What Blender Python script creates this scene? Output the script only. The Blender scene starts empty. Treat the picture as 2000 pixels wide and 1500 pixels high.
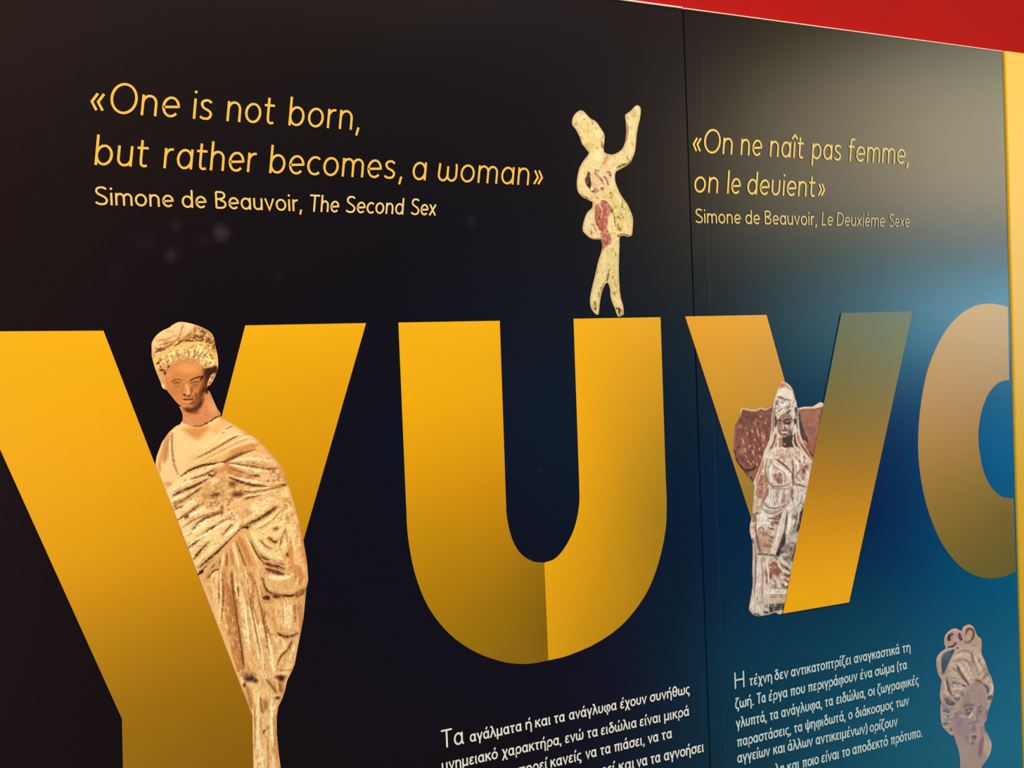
import bpy, bmesh, math
import numpy as np
from mathutils import Vector, Matrix

S = bpy.context.scene
COL = S.collection

# ------------------------------------------------------------------ camera
FPX = 1900.0
CAM = np.array([0.0, -2.0, 1.55])
YAW, PITCH, ROLL = 0.4255212, -0.0232291, 0.04034001
def cam_axes(a, p, r):
    cy, sy, cp, sp, cr, sr = math.cos(a), math.sin(a), math.cos(p), math.sin(p), math.cos(r), math.sin(r)
    f = np.array([sy*cp, cy*cp, sp]); rt = np.array([cy, -sy, 0.0]); d = np.cross(f, rt)
    return np.array([cr*rt + sr*d, -sr*rt + cr*d, f])
RC = cam_axes(YAW, PITCH, ROLL)
cd = bpy.data.cameras.new('camera'); cam = bpy.data.objects.new('camera', cd); COL.objects.link(cam)
cd.sensor_width = 36.0; cd.lens = FPX/2000*36.0; cd.clip_start = 0.02
M = Matrix.Identity(4)
for i in range(3):
    M[i][0] = RC[0][i]; M[i][1] = -RC[1][i]; M[i][2] = -RC[2][i]; M[i][3] = CAM[i]
cam.matrix_world = M
S.camera = cam

def ray(px, py):
    return RC.T @ np.array([(px-1000)/FPX, (py-750)/FPX, 1.0])
def at(px, py):
    """photo pixel -> (x, z) on the printed wall (plane y = 0)"""
    d = ray(px, py); t = -CAM[1]/d[1]
    return CAM[0]+d[0]*t, CAM[2]+d[2]*t
def at_arr(p):
    p = np.asarray(p, float)
    k = np.stack([(p[:, 0]-1000)/FPX, (p[:, 1]-750)/FPX, np.ones(len(p))], 1)
    d = k @ RC; t = -CAM[1]/d[:, 1]
    return np.stack([CAM[0]+d[:, 0]*t, CAM[2]+d[:, 2]*t], 1)
def bounce(px, py, depth):
    """point `depth` metres in front of the wall that the satin print mirrors at this pixel"""
    d = ray(px, py); x, z = at(px, py); t = depth/d[1]
    return Vector((x+d[0]*t, -depth, z+d[2]*t)), Vector((x, 0, z))

# ------------------------------------------------------------------ light
S.view_settings.view_transform = 'Standard'; S.view_settings.look = 'None'
S.view_settings.exposure = 0.0; S.view_settings.gamma = 1.0
S.view_settings.use_curve_mapping = False
w = bpy.data.worlds.new('world'); S.world = w; w.use_nodes = True
bg = w.node_tree.nodes['Background']; bg.inputs[0].default_value = (1, .86, .78, 1); bg.inputs[1].default_value = 0.03
def area(name, loc, target, sx, sy, power, color):
    l = bpy.data.lights.new(name, 'AREA'); l.shape = 'RECTANGLE'; l.size = sx; l.size_y = sy
    l.energy = power; l.color = color
    o = bpy.data.objects.new(name, l); COL.objects.link(o); o.location = loc
    o.rotation_euler = (Vector(target)-Vector(loc)).to_track_quat('-Z', 'Y').to_euler()
    return o
# ceiling wash over the printed wall, and an added low left fill lamp
area('ceiling_wash', (-0.3, -1.9, 4.5), (0.2, 0, 1.3), 1.2, 0.5, 66, (1, .97, .90))
area('ceiling_wash', (1.7, -1.9, 4.5), (1.6, 0, 1.3), 1.2, 0.5, 74, (1, .97, .92))
area('side_fill', (-3.3, -4.2, 0.7), (1.0, 0, 0.7), 2.2, 1.3, 165, (1, .98, .88))
# lamps added where the satin print mirrors them, to give its glare
DEP = 3.2
def glare(px, py, sx, sy, power, color):
    loc, tgt = bounce(px, py, DEP)
    area('glare_lamp', loc, tgt, sx, sy, power, color)
glare(2030, 285, 1.8, 1.25, 61, (1, .86, .58))
glare(1640, 290, 1.3, 1.05, 24, (1, .80, .48))
glare(2010, 605, 1.6, 0.54, 37, (.34, .78, 1))
glare(1700, 610, 1.1, 0.40, 6, (.34, .80, 1))
glare(1900, 100, 1.9, 0.30, 7, (.66, 1, .78))

# ------------------------------------------------------------------ materials
def s2l(c):
    c = np.asarray(c, float)/255.0
    return np.where(c <= .04045, c/12.92, ((np.clip(c, 0, None)+.055)/1.055)**2.4)
def mat_print(name, rough=.30, grain=.25, spec=.5, bump=0.0):
    m = bpy.data.materials.new(name); m.use_nodes = True; nt = m.node_tree; N = nt.nodes; L = nt.links
    b = N['Principled BSDF']; b.inputs['Roughness'].default_value = rough
    b.inputs['Specular IOR Level'].default_value = spec
    at_ = N.new('ShaderNodeAttribute'); at_.attribute_name = 'ink'
    tc = N.new('ShaderNodeTexCoord'); nz = N.new('ShaderNodeTexNoise')
    nz.inputs['Scale'].default_value = 420; nz.inputs['Detail'].default_value = 2
    L.new(tc.outputs['Object'], nz.inputs['Vector'])
    mr = N.new('ShaderNodeMapRange'); mr.inputs[1].default_value = .25; mr.inputs[2].default_value = .75
    mr.inputs[3].default_value = 1-grain; mr.inputs[4].default_value = 1+grain
    L.new(nz.outputs['Fac'], mr.inputs[0])
    vm = N.new('ShaderNodeVectorMath'); vm.operation = 'SCALE'
    L.new(at_.outputs['Color'], vm.inputs[0]); L.new(mr.outputs[0], vm.inputs['Scale'])
    L.new(vm.outputs[0], b.inputs['Base Color'])
    if bump:      # fine satin tooth of the laminate
        n2 = N.new('ShaderNodeTexNoise'); n2.inputs['Scale'].default_value = 520; n2.inputs['Detail'].default_value = 3
        L.new(tc.outputs['Object'], n2.inputs['Vector'])
        bp = N.new('ShaderNodeBump'); bp.inputs['Strength'].default_value = bump; bp.inputs['Distance'].default_value = .0006
        L.new(n2.outputs['Fac'], bp.inputs['Height']); L.new(bp.outputs['Normal'], b.inputs['Normal'])
    return m
def mat_plain(name, col, rough=.6, var=.08, scale=8, spec=.5):
    m = bpy.data.materials.new(name); m.use_nodes = True; nt = m.node_tree; N = nt.nodes; L = nt.links
    b = N['Principled BSDF']; b.inputs['Roughness'].default_value = rough; b.inputs['Specular IOR Level'].default_value = spec
    tc = N.new('ShaderNodeTexCoord'); nz = N.new('ShaderNodeTexNoise'); nz.inputs['Scale'].default_value = scale
    nz.inputs['Detail'].default_value = 6
    L.new(tc.outputs['Object'], nz.inputs['Vector'])
    rp = N.new('ShaderNodeValToRGB'); c = s2l(col)
    rp.color_ramp.elements[0].position = .3; rp.color_ramp.elements[1].position = .7
    rp.color_ramp.elements[0].color = (*np.clip(c*(1-var), 0, 1), 1)
    rp.color_ramp.elements[1].color = (*np.clip(c*(1+var), 0, 1), 1)
    L.new(nz.outputs['Fac'], rp.inputs[0]); L.new(rp.outputs[0], b.inputs['Base Color'])
    return m
M_BOARD = mat_print('printed_board', .25, .45, .36, .12)
M_GOLD = mat_print('printed_gold', .36, .05)
M_PHOTO = mat_print('printed_photo', .36, .05)
M_TEXT = mat_print('printed_lettering', .36, .0)
M_EDGE = mat_plain('pale_board_edge', (225, 190, 180), .5)
M_YELLOW = mat_plain('yellow_painted_board', (232, 179, 38), .42, .03, 5)
M_RED = mat_plain('red_wall_paint', (158, 9, 2), .8, .05, 3, .12)
M_FLOOR = mat_plain('grey_floor', (95, 88, 82), .5, .1, 6)
M_CEIL = mat_plain('white_ceiling', (215, 210, 200), .8, .03, 4)

# ------------------------------------------------------------------ object helpers
def link(name, me, m, parent=None, org=(0, 0, 0)):
    o = bpy.data.objects.new(name, me); COL.objects.link(o)
    if m: me.materials.append(m)
    if parent: o.parent = parent
    else: o.location = org
    return o
def thing(name, loc, label, cat):
    o = bpy.data.objects.new(name, None); COL.objects.link(o); o.location = loc
    o.empty_display_size = .1; o['label'] = label; o['category'] = cat
    return o
def mesh(name, V, F, cols=None):
    me = bpy.data.meshes.new(name); me.from_pydata([tuple(v) for v in V], [], F)
    if cols is not None: paint_mesh(me, cols)
    me.update(); return me
def paint_mesh(me, cols_srgb):
    a = me.color_attributes.new('ink', 'FLOAT_COLOR', 'POINT')
    c = np.ones((len(me.vertices), 4), np.float32); c[:, :3] = s2l(cols_srgb)
    a.data.foreach_set('color', c.ravel())
def wall_xyz(p, layer, org):
    q = at_arr(p)
    return np.stack([q[:, 0]-org[0], np.full(len(q), -0.0003*layer-org[1]), q[:, 1]-org[2]], 1)
def box(name, x0, x1, y0, y1, z0, z1, m, parent=None, org=(0, 0, 0), bev=0.0):
    bm = bmesh.new(); bmesh.ops.create_cube(bm, size=1)
    for v in bm.verts:
        v.co = Vector(((x0+x1)/2+v.co.x*(x1-x0)-org[0], (y0+y1)/2+v.co.y*(y1-y0)-org[1], (z0+z1)/2+v.co.z*(z1-z0)-org[2]))
    if bev: bmesh.ops.bevel(bm, geom=bm.edges[:], offset=bev, segments=2, affect='EDGES', profile=.5)
    me = bpy.data.meshes.new(name); bm.to_mesh(me); bm.free()
    return link(name, me, m, parent, org)
def idw(P, ctrl, pw=3.0):
    """smooth colour field through control points (px, py, r, g, b)"""
    C = np.asarray(ctrl, float); P = np.asarray(P, float); n = len(C); k = 1000.0
    A = np.zeros((n+3, n+3)); X = C[:, :2]/k
    A[:n, :n] = np.hypot(X[:, None, 0]-X[None, :, 0], X[:, None, 1]-X[None, :, 1]); A[:n, :n] -= np.eye(n)*.012
    A[:n, n] = 1; A[:n, n+1:] = X; A[n, :n] = 1; A[n+1:, :n] = X.T
    w_ = np.linalg.solve(A, np.concatenate([C[:, 2:5], np.zeros((3, 3))]))
    Q = P/k; out = w_[n]+Q@w_[n+1:]
    for i in range(n): out = out+np.hypot(Q[:, 0]-X[i, 0], Q[:, 1]-X[i, 1])[:, None]*w_[i]
    return np.clip(np.clip(out, C[:, 2:5].min(0), C[:, 2:5].max(0)), 0, 255)

# ------------------------------------------------------------------ setting
XS = 1.4065           # joint between the two printed boards
XR = 2.522            # right end of the printed wall
ZT = 2.395            # top of the boards
def structure(o): o['kind'] = 'structure'; return o
structure(box('wall_back', -1.6, 4.6, .03, .15, 0, 4.7, M_RED))
structure(box('floor', -1.6, 4.6, -6, .15, -.1, 0, M_FLOOR))
structure(box('ceiling', -1.6, 4.6, -6, .15, 4.7, 4.8, M_CEIL))

left = thing('exhibition_panel', (.3, 0, 0), 'large black printed panel with the English quotation, a dancing figurine and a draped woman', 'panel')
right = thing('exhibition_panel', (2.0, 0, 0), 'dark teal printed panel with the French quotation, an enthroned figure and a marble head', 'panel')
yell = thing('plain_panel', (3.1, 0, 0), 'plain yellow panel at the right end of the printed wall under the red band', 'panel')

BGC = [(-300,100,30,18,17),(-300,1200,22,12,14),(0,100,32,19,17),(0,450,28,16,17),(0,1200,22,11,15),(300,550,20,12,15),(330,100,24,15,15),(700,100,18,11,13),(750,500,15,12,18),
 (740,850,12,14,30),(1050,800,11,24,44),(700,1400,14,10,21),(1000,1380,13,11,26),(1320,800,6,28,48),(1200,1350,13,15,38),(1330,1100,6,28,54),
 (1400,1000,2,34,66),(1440,1300,0,56,82),(1600,1400,0,74,104),(1700,1250,0,70,100),(1700,1000,0,34,80),(1750,850,0,42,90),(1580,720,4,52,76),
 (1950,860,0,100,156),(1950,1250,0,94,134),(1950,1450,0,116,156),(1750,1480,0,94,128),(1340,100,24,19,22),(1340,400,26,20,20),(1700,300,30,24,18),
 (1940,300,36,28,20),(1900,520,22,48,70),(1400,550,18,24,30),(1100,100,20,15,20),(1100,450,16,14,22),(1950,700,0,84,126),(1680,560,12,48,60),(1770,690,0,66,104),(1650,1800,2,70,92),(400,1800,16,8,12),(1000,1700,12,8,22),(2050,1800,0,95,125)]
BGC = np.array(BGC, float)
BGC3 = at_arr(BGC[:, :2])
def board(name, x0, x1, parent, nx, nz, smudges=()):
    """slab with a finely divided printed front face"""
    org = parent.location
    xs = np.linspace(x0, x1, nx); zs = np.linspace(0, ZT, nz)
    X, Z = np.meshgrid(xs, zs)
    P = np.stack([X.ravel(), Z.ravel()], 1)
    c = idw(P*1000, np.concatenate([BGC3*1000, BGC[:, 2:5]], 1))
    for sx, sy, r, a in smudges:
        x, z = at(sx, sy); d = ((P[:, 0]-x)**2+((P[:, 1]-z)*.9)**2)**.5/(r*.00115)
        c += (np.clip(1.2-d, 0, 1)**.7*a)[:, None]*np.array([1, .92, .95])
    V = np.stack([P[:, 0]-org[0], np.zeros(len(P))-org[1], P[:, 1]-org[2]], 1)
    F = []
    for j in range(nz-1):
        for i in range(nx-1):
            a = j*nx+i; F.append((a, a+1, a+nx+1, a+nx))
    n = len(V); bk = np.array([[x0, .026, 0], [x1, .026, 0], [x1, .026, ZT], [x0, .026, ZT]])-np.array(org)
    V = np.concatenate([V, bk]); c = np.concatenate([c, np.full((4, 3), 20.0)])
    bot = list(range(nx)); top = [(nz-1)*nx+i for i in range(nx)]
    lf = [j*nx for j in range(nz)]; rg = [j*nx+nx-1 for j in range(nz)]
    F += [tuple([n, n+1]+bot[::-1]), tuple([n+2, n+3]+top), tuple([n+3, n]+lf), tuple([n+1, n+2]+rg[::-1]), (n+1, n, n+3, n+2)]
    return link(name, mesh(name, V, F, c), M_BOARD, parent)
SM = [(432,455,15,30),(333,500,9,14),(342,440,10,14),(400,470,12,8),(337,498,16,8),(920,433,12,12),(280,470,20,6),(230,530,14,5),(545,535,9,6),(1055,918,4,14),(1015,686,5,9)]
board('board', -0.8, XS-.0018, left, 420, 420, SM)
board('board', XS+.0018, XR, right, 140, 200)
o = box('edge_trim', -0.8, XS-.0018, -.003, .028, ZT, ZT+.0042, M_EDGE, left, left.location, .0008); o['label'] = 'thin pale pink edging strip along the top'
o = box('edge_trim', XS+.0018, XR, -.002, .028, ZT, ZT+.0030, M_EDGE, right, right.location, .0008); o['label'] = 'thin pale pink edging strip along the top'
box('board', XR+.004, XR+1.2, -.006, .028, 0, ZT+.003, M_YELLOW, yell, yell.location, .0025)

# scuffed hairline right of the joint
def scuff():
    pts = [(1372,110),(1375,275),(1386,575),(1396,900),(1416,1448),(1422,1600)]
    P = []
    for (a, b), (c, d) in zip(pts[:-1], pts[1:]):
        for t in np.linspace(0, 1, 24, endpoint=False): P.append((a+(c-a)*t, b+(d-b)*t))
    P = np.array(P); rng = np.random.default_rng(4); hw = .32+.22*rng.random(len(P))
    A = wall_xyz(P-np.stack([hw, 0*hw], 1), 1, right.location); B = wall_xyz(P+np.stack([hw, 0*hw], 1), 1, right.location)
    n = len(P); F = [(i, n+i, n+i+1, i+1) for i in range(n-1)]
    skip = lambda i: 598 < P[i][1] < 800
    F = [f for f in F if not skip(f[0])]
    c = idw(P, BGC)+16
    o = link('scuff_line', mesh('scuff_line', np.concatenate([A, B]), F, np.concatenate([c, c])), M_TEXT, right)
    o['label'] = 'thin pale scuffed line running down beside the joint'
scuff()

# ------------------------------------------------------------------ big printed letters
def letter_part(name, poly, ctrl, layer, parent, label=None, step=14):
    bm = bmesh.new()
    f = bm.faces.new([bm.verts.new((x, -y, 0)) for x, y in poly])
    if f.normal.z < 0: f.normal_flip()
    bmesh.ops.triangulate(bm, faces=bm.faces[:])
    xs = [p[0] for p in poly]; ys = [p[1] for p in poly]
    for x in np.arange(min(xs)+step/2, max(xs), step):
        bmesh.ops.bisect_plane(bm, geom=bm.verts[:]+bm.edges[:]+bm.faces[:], plane_co=(x, 0, 0), plane_no=(1, 0, 0), dist=1e-4)
    for y in np.arange(min(ys)+step/2, max(ys), step):
        bmesh.ops.bisect_plane(bm, geom=bm.verts[:]+bm.edges[:]+bm.faces[:], plane_co=(0, -y, 0), plane_no=(0, 1, 0), dist=1e-4)
    bm.normal_update()
    P = np.array([(v.co.x, -v.co.y) for v in bm.verts]); W = wall_xyz(P, layer, parent.location)
    c = idw(P, ctrl, 3.2)*(1+.10*np.clip((P[:, 1:]-700)/400, 0, 1))*np.array([1, 1.02, 1])  # ink lightened downward to offset the lamps' falloff
    for v, q in zip(bm.verts, W): v.co = q
    me = bpy.data.meshes.new(name); bm.to_mesh(me); bm.free(); paint_mesh(me, c)
    o = link(name, me, M_GOLD, parent)
    if label: o['label'] = label
    return o
def curve(pts, n=10):
    """Catmull-Rom through points"""
    p = np.asarray(pts, float); p = np.concatenate([[2*p[0]-p[1]], p, [2*p[-1]-p[-2]]]); out = []
    for i in range(1, len(p)-2):
        for t in np.linspace(0, 1, n, endpoint=False):
            a, b, c, d = p[i-1:i+3]
            out.append(.5*((2*b)+(-a+c)*t+(2*a-5*b+4*c-d)*t*t+(-a+3*b-3*c+d)*t**3))
    out.append(p[-2]); return [tuple(q) for q in out]
# Y
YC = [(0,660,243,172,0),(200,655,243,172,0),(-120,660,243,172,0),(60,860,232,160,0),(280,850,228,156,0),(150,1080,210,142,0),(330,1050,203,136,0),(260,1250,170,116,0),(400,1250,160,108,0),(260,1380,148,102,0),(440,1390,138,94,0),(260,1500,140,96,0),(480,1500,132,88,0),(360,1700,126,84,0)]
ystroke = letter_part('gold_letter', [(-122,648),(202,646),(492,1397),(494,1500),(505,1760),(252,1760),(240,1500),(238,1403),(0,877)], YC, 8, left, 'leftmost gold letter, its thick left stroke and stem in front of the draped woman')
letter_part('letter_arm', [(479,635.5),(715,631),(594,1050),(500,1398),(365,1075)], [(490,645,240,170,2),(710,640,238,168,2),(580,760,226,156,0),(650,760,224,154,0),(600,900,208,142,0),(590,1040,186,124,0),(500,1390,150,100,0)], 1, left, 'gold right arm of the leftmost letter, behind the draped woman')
# U (two strokes that meet under the bowl)
outl = curve([(793,985),(797,1050),(811,1122),(838,1188),(880,1240),(930,1274),(985,1293),(1030,1296.5),(1071,1290)], 8)
innl = curve([(1063,1099),(1040,1096),(1017,1081),(1000,1052),(990,1010),(988,975)], 8)
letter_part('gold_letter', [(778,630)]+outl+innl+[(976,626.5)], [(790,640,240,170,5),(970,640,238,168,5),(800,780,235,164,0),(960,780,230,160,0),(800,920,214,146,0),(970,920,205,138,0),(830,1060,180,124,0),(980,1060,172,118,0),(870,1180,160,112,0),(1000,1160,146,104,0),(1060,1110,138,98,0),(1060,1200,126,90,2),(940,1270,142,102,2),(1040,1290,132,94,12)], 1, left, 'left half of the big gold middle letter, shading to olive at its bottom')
outr = curve([(1071,1290),(1110,1280),(1165,1256),(1215,1220),(1258,1166),(1284,1106),(1299,1040),(1302,985),(1300,930)], 8)
innr = curve([(1131,940),(1131,985),(1122,1030),(1105,1066),(1085,1090),(1063,1099)], 8)
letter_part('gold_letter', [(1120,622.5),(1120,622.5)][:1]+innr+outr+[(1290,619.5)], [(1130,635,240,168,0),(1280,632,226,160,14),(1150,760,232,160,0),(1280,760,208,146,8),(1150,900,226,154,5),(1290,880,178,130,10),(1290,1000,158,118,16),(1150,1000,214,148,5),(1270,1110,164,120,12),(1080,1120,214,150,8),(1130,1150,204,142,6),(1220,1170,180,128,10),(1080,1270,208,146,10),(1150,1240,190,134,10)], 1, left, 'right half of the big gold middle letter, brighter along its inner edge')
# V
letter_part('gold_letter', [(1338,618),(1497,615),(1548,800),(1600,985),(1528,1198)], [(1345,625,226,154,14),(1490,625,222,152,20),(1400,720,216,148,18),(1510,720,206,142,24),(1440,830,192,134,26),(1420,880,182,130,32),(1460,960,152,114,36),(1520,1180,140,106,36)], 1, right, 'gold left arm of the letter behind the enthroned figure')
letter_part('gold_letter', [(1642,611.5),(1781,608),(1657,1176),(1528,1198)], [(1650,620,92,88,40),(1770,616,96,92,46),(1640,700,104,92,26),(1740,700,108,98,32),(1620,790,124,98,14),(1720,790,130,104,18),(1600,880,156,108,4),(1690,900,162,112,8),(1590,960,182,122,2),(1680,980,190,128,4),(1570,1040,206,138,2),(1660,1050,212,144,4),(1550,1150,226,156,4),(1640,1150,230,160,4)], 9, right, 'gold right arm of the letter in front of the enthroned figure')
# O, cut off by the end of the wall
def ell(cx, cy, rx, ry, a0, a1, n=40):
    return [(cx+rx*math.cos(math.radians(a)), cy+ry*math.sin(math.radians(a))) for a in np.linspace(a0, a1, n)]
oo = curve([(1968,599),(1950,595),(1934,593),(1905,597),(1872,617),(1841,655),(1814,715),(1799,785),(1793,860),(1797,925),(1812,995),(1839,1060),(1873,1104),(1905,1124),(1934,1130),(1960,1126),(1984,1116)], 6)
oi = curve([(1979.5,973.5),(1970,973),(1955,969),(1935,950),(1920,917),(1911.5,870),(1911.5,835),(1918,800),(1930,770),(1947,750),(1962,743),(1971,742.5)], 6)
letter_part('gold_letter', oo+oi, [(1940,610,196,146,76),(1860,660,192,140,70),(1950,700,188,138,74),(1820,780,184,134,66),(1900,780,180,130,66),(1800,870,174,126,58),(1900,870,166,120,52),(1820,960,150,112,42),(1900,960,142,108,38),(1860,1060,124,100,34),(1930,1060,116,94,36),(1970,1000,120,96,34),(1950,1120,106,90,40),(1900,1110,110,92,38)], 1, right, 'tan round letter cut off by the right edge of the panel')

# ------------------------------------------------------------------ stroke lettering
XH = .68
def arc(cx, cy, rx, ry, a0, a1, n=14):
    return [(cx+rx*math.cos(math.radians(a)), cy+ry*math.sin(math.radians(a))) for a in np.linspace(a0, a1, n)]
def glyph(ch, sw):
    r = sw*.42; b = r; t = XH-r; T1 = 1-r; m = XH/2; ry = (t-b)/2; h = sw/2
    tonos = {'ά': 'α', 'έ': 'ε', 'ή': 'η', 'ί': 'ι', 'ό': 'ο', 'ύ': 'υ', 'ώ': 'ω'}
    if ch in tonos:
        w, s = glyph(tonos[ch], sw); c = {'ι': .14, 'η': .32, 'ω': .42}.get(tonos[ch], .30)
        return w, s+[[(c-.03, .80), (c+.07, 1.02)]]
    if ch == 'î':
        return .16, [[(.08, 0), (.08, XH)], [(-.08, .80), (.08, .98), (.24, .80)]]
    if ch == 'è':
        w, s = glyph('e', sw); return w, s+[[(.20, 1.0), (.32, .82)]]
    if ch == 'n': return .54, [[(.07, 0), (.07, XH)], [(.07, .36)]+arc(.265, t-.24, .195, .24, 170, 0)+[(.46, 0)]]
    if ch == 'η': return .54, [[(.07, 0), (.07, XH)], [(.07, .36)]+arc(.265, t-.24, .195, .24, 170, 0)+[(.46, -.27)]]
    if ch == 'm': return .84, [[(.07, 0), (.07, XH)], [(.07, .36)]+arc(.245, t-.22, .175, .22, 170, 0)+[(.42, 0)], [(.42, .36)]+arc(.595, t-.22, .175, .22, 170, 0)+[(.77, 0)]]
    if ch == 'h': return .54, [[(.07, 0), (.07, 1)], [(.07, .36)]+arc(.265, t-.24, .195, .24, 170, 0)+[(.46, 0)]]
    if ch == 'r': return .34, [[(.07, 0), (.07, XH)], [(.07, .32)]+arc(.27, t-.26, .20, .26, 170, 75)]
    if ch == 'u': return .54, [[(.07, XH), (.07, b+.22)]+arc(.265, b+.22, .195, .22, 180, 350)+[(.46, .34)], [(.46, XH), (.46, 0)]]
    if ch == 'υ': return .54, [[(.07, XH), (.07, b+.24)]+arc(.26, b+.24, .19, .24, 180, 360)+[(.45, XH)]]
    if ch in 'oο': return .58, [arc(.29, m, .235, ry, 0, 360, 30)]
    if ch == 'σ': return .60, [arc(.29, m, .235, ry, 0, 360, 30), [(.28, XH-h), (.62, XH-h)]]
    if ch == 'c': return .48, [arc(.29, m, .235, ry, 48, 312, 22)]
    if ch == 'e': return .55, [[(.06, m-.015), (.50, m+.015)]+arc(.285, m, .225, ry, 4, 318, 26)]
    if ch == 'b': return .58, [[(.07, 0), (.07, 1)], arc(.295, m, .225, ry, 0, 360, 28)]
    if ch == 'd': return .58, [[(.51, 0), (.51, 1)], arc(.285, m, .225, ry, 0, 360, 28)]
    if ch == 'p': return .58, [[(.07, -.28), (.07, XH)], arc(.295, m, .225, ry, 0, 360, 28)]
    if ch == 'ρ': return .57, [arc(.295, m, .225, ry, 180, -180, 28)+[(.07, m), (.07, -.28)]]
    if ch == 'a': return .57, [[(.50, 0), (.50, XH)], arc(.28, m, .22, ry, 0, 360, 28)]
    if ch == 'α': return .58, [arc(.26, m, .205, ry, 0, 360, 26), curve([(.47, XH), (.465, .30), (.485, .10), (.56, .015)], 5)]
    if ch == 'i': return .14, [[(.07, 0), (.07, XH)], ('dot', .07, .90)]
    if ch == 'ι': return .20, [curve([(.07, XH), (.07, .24), (.09, .07), (.18, .02)], 5)]
    if ch == 'l': return .14, [[(.07, 0), (.07, 1)]]
    if ch == 's': return .43, [curve([(.385, t-.075), (.30, t-.01), (.20, t), (.10, t-.05), (.075, .50), (.14, .39), (.25, .335), (.36, .26), (.385, .16), (.32, b+.02), (.20, b), (.10, b+.02), (.04, b+.075)], 4)]
    if ch == 't': return .36, [[(.14, .90), (.14, .22)]+curve([(.14, .20), (.165, .08), (.24, b), (.34, b+.025)], 4), [(.0, XH-h), (.35, XH-h)]]
    if ch == 'τ': return .44, [[(.0, XH-h), (.44, XH-h)], curve([(.19, XH-h), (.19, .22), (.22, .07), (.33, .02)], 5)]
    if ch == 'π': return .60, [[(.0, XH-h), (.60, XH-h)], [(.14, XH-h), (.14, 0)], curve([(.45, XH-h), (.45, .2), (.47, .06), (.55, .01)], 4)]
    if ch == 'f': return .36, [[(.13, 0), (.13, .76)]+curve([(.13, .78), (.15, .92), (.24, T1), (.36, T1-.01)], 4), [(.0, XH-h), (.34, XH-h)]]
    if ch == 'v' or ch == 'ν': return .50, [[(.03, XH), (.25, .03), (.47, XH)]]
    if ch == 'w' or ch == 'ω':
        k = .02 if ch == 'w' else .0
        return .78, [[(.06+k, XH), (.06, b+.22)]+arc(.225, b+.22, .165, .22, 180, 360)+[(.39, .58)], [(.39, b+.22)]+arc(.555, b+.22, .165, .22, 180, 360)+[(.72, .5), (.70, XH)]]
    if ch == 'x': return .48, [[(.03, 0), (.45, XH)], [(.03, XH), (.45, 0)]]
    if ch == 'χ': return .50, [[(.02, -.27), (.48, XH)], curve([(.0, XH-.02), (.08, XH-.02), (.16, .5), (.36, -.12), (.50, -.25)], 4)]
    if ch == 'γ': return .50, [[(.03, XH), (.25, .05)], [(.47, XH), (.25, .05), (.24, -.27)]]
    if ch == 'δ': return .58, [arc(.285, .30, .225, .30-b, 0, 360, 26), curve([(.46, .97-h), (.30, 1.0-h), (.17, .92), (.19, .80), (.34, .66), (.46, .50), (.505, .34)], 5)]
    if ch == 'ε': return .46, [curve([(.40, t-.06), (.27, t), (.12, t-.05), (.10, .46), (.18, .37), (.30, .36)], 4), curve([(.30, .36), (.14, .34), (.06, .22), (.12, .07), (.26, b), (.42, b+.06)], 4)]
    if ch == 'ζ': return .44, [[(.06, 1-h), (.40, 1-h)]+curve([(.40, 1-h), (.22, .76), (.09, .5), (.08, .22), (.18, .06), (.34, .01), (.38, -.10), (.27, -.24)], 5)]
    if ch == 'θ': return .56, [arc(.28, .5, .22, .5-b, 0, 360, 28), [(.06, .5), (.50, .5)]]
    if ch == 'κ': return .50, [[(.07, 0), (.07, XH)], [(.46, XH), (.10, .33)], [(.20, .42), (.49, 0)]]
    if ch == 'λ': return .52, [curve([(.02, 1-h), (.10, 1-h), (.17, .90), (.24, .70)], 4)+[(.50, 0)], [(.25, .66), (.02, 0)]]
    if ch == 'μ': return .56, [[(.07, -.27), (.07, XH)], [(.07, b+.22)]+arc(.265, b+.22, .195, .22, 180, 350)+[(.46, .34)], curve([(.46, XH), (.46, .2), (.48, .05), (.54, .01)], 4)]
    if ch == 'ς': return .46, [curve([(.43, t-.04), (.30, t), (.14, t-.06), (.06, .36), (.10, .15), (.24, .05), (.37, .0), (.38, -.12), (.28, -.24)], 5)]
    if ch == 'φ': return .70, [curve([(.20, t), (.08, .48), (.06, .28), (.16, .07), (.34, b), (.53, .06), (.63, .26), (.62, .48), (.54, t-.03), (.42, t-.02), (.36, .50), (.35, .3)], 5)+[(.35, -.28)]]
    if ch == 'ψ': return .66, [[(.06, XH), (.06, b+.24)]+arc(.33, b+.24, .27, .24, 180, 360)+[(.60, XH)], [(.33, .95), (.33, -.28)]]
    if ch == 'O': return .80, [arc(.40, .5, .355, .5-b, 0, 360, 40)]
    if ch == 'S': return .62, [curve([(.55, .86), (.45, T1-.02), (.32, T1), (.16, T1-.05), (.10, .76), (.16, .62), (.32, .52), (.48, .42), (.565, .27), (.50, .10), (.33, b), (.17, b+.03), (.05, .15)], 5)]
    if ch == 'B': return .62, [[(.09, h), (.09, 1-h)], [(.09, 1-h), (.32, 1-h)]+arc(.33, .76, .19, .24-h, 90, -90)+[(.09, .52)], [(.33, .52)]+arc(.34, .26, .22, .26-h, 90, -90)+[(.09, h)]]
    if ch == 'D': return .74, [[(.09, h), (.09, 1-h), (.30, 1-h)]+arc(.30, .5, .37, .5-h, 90, -90, 24)+[(.09, h)]]
    if ch == 'L': return .48, [[(.09, 1), (.09, h), (.47, h)]]
    if ch in 'TΤ': return .62, [[(.0, 1-h), (.62, 1-h)], [(.31, 1-h), (.31, 0)]]
    if ch == 'Η': return .72, [[(.09, 0), (.09, 1)], [(.63, 0), (.63, 1)], [(.09, .52), (.63, .52)]]
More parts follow.
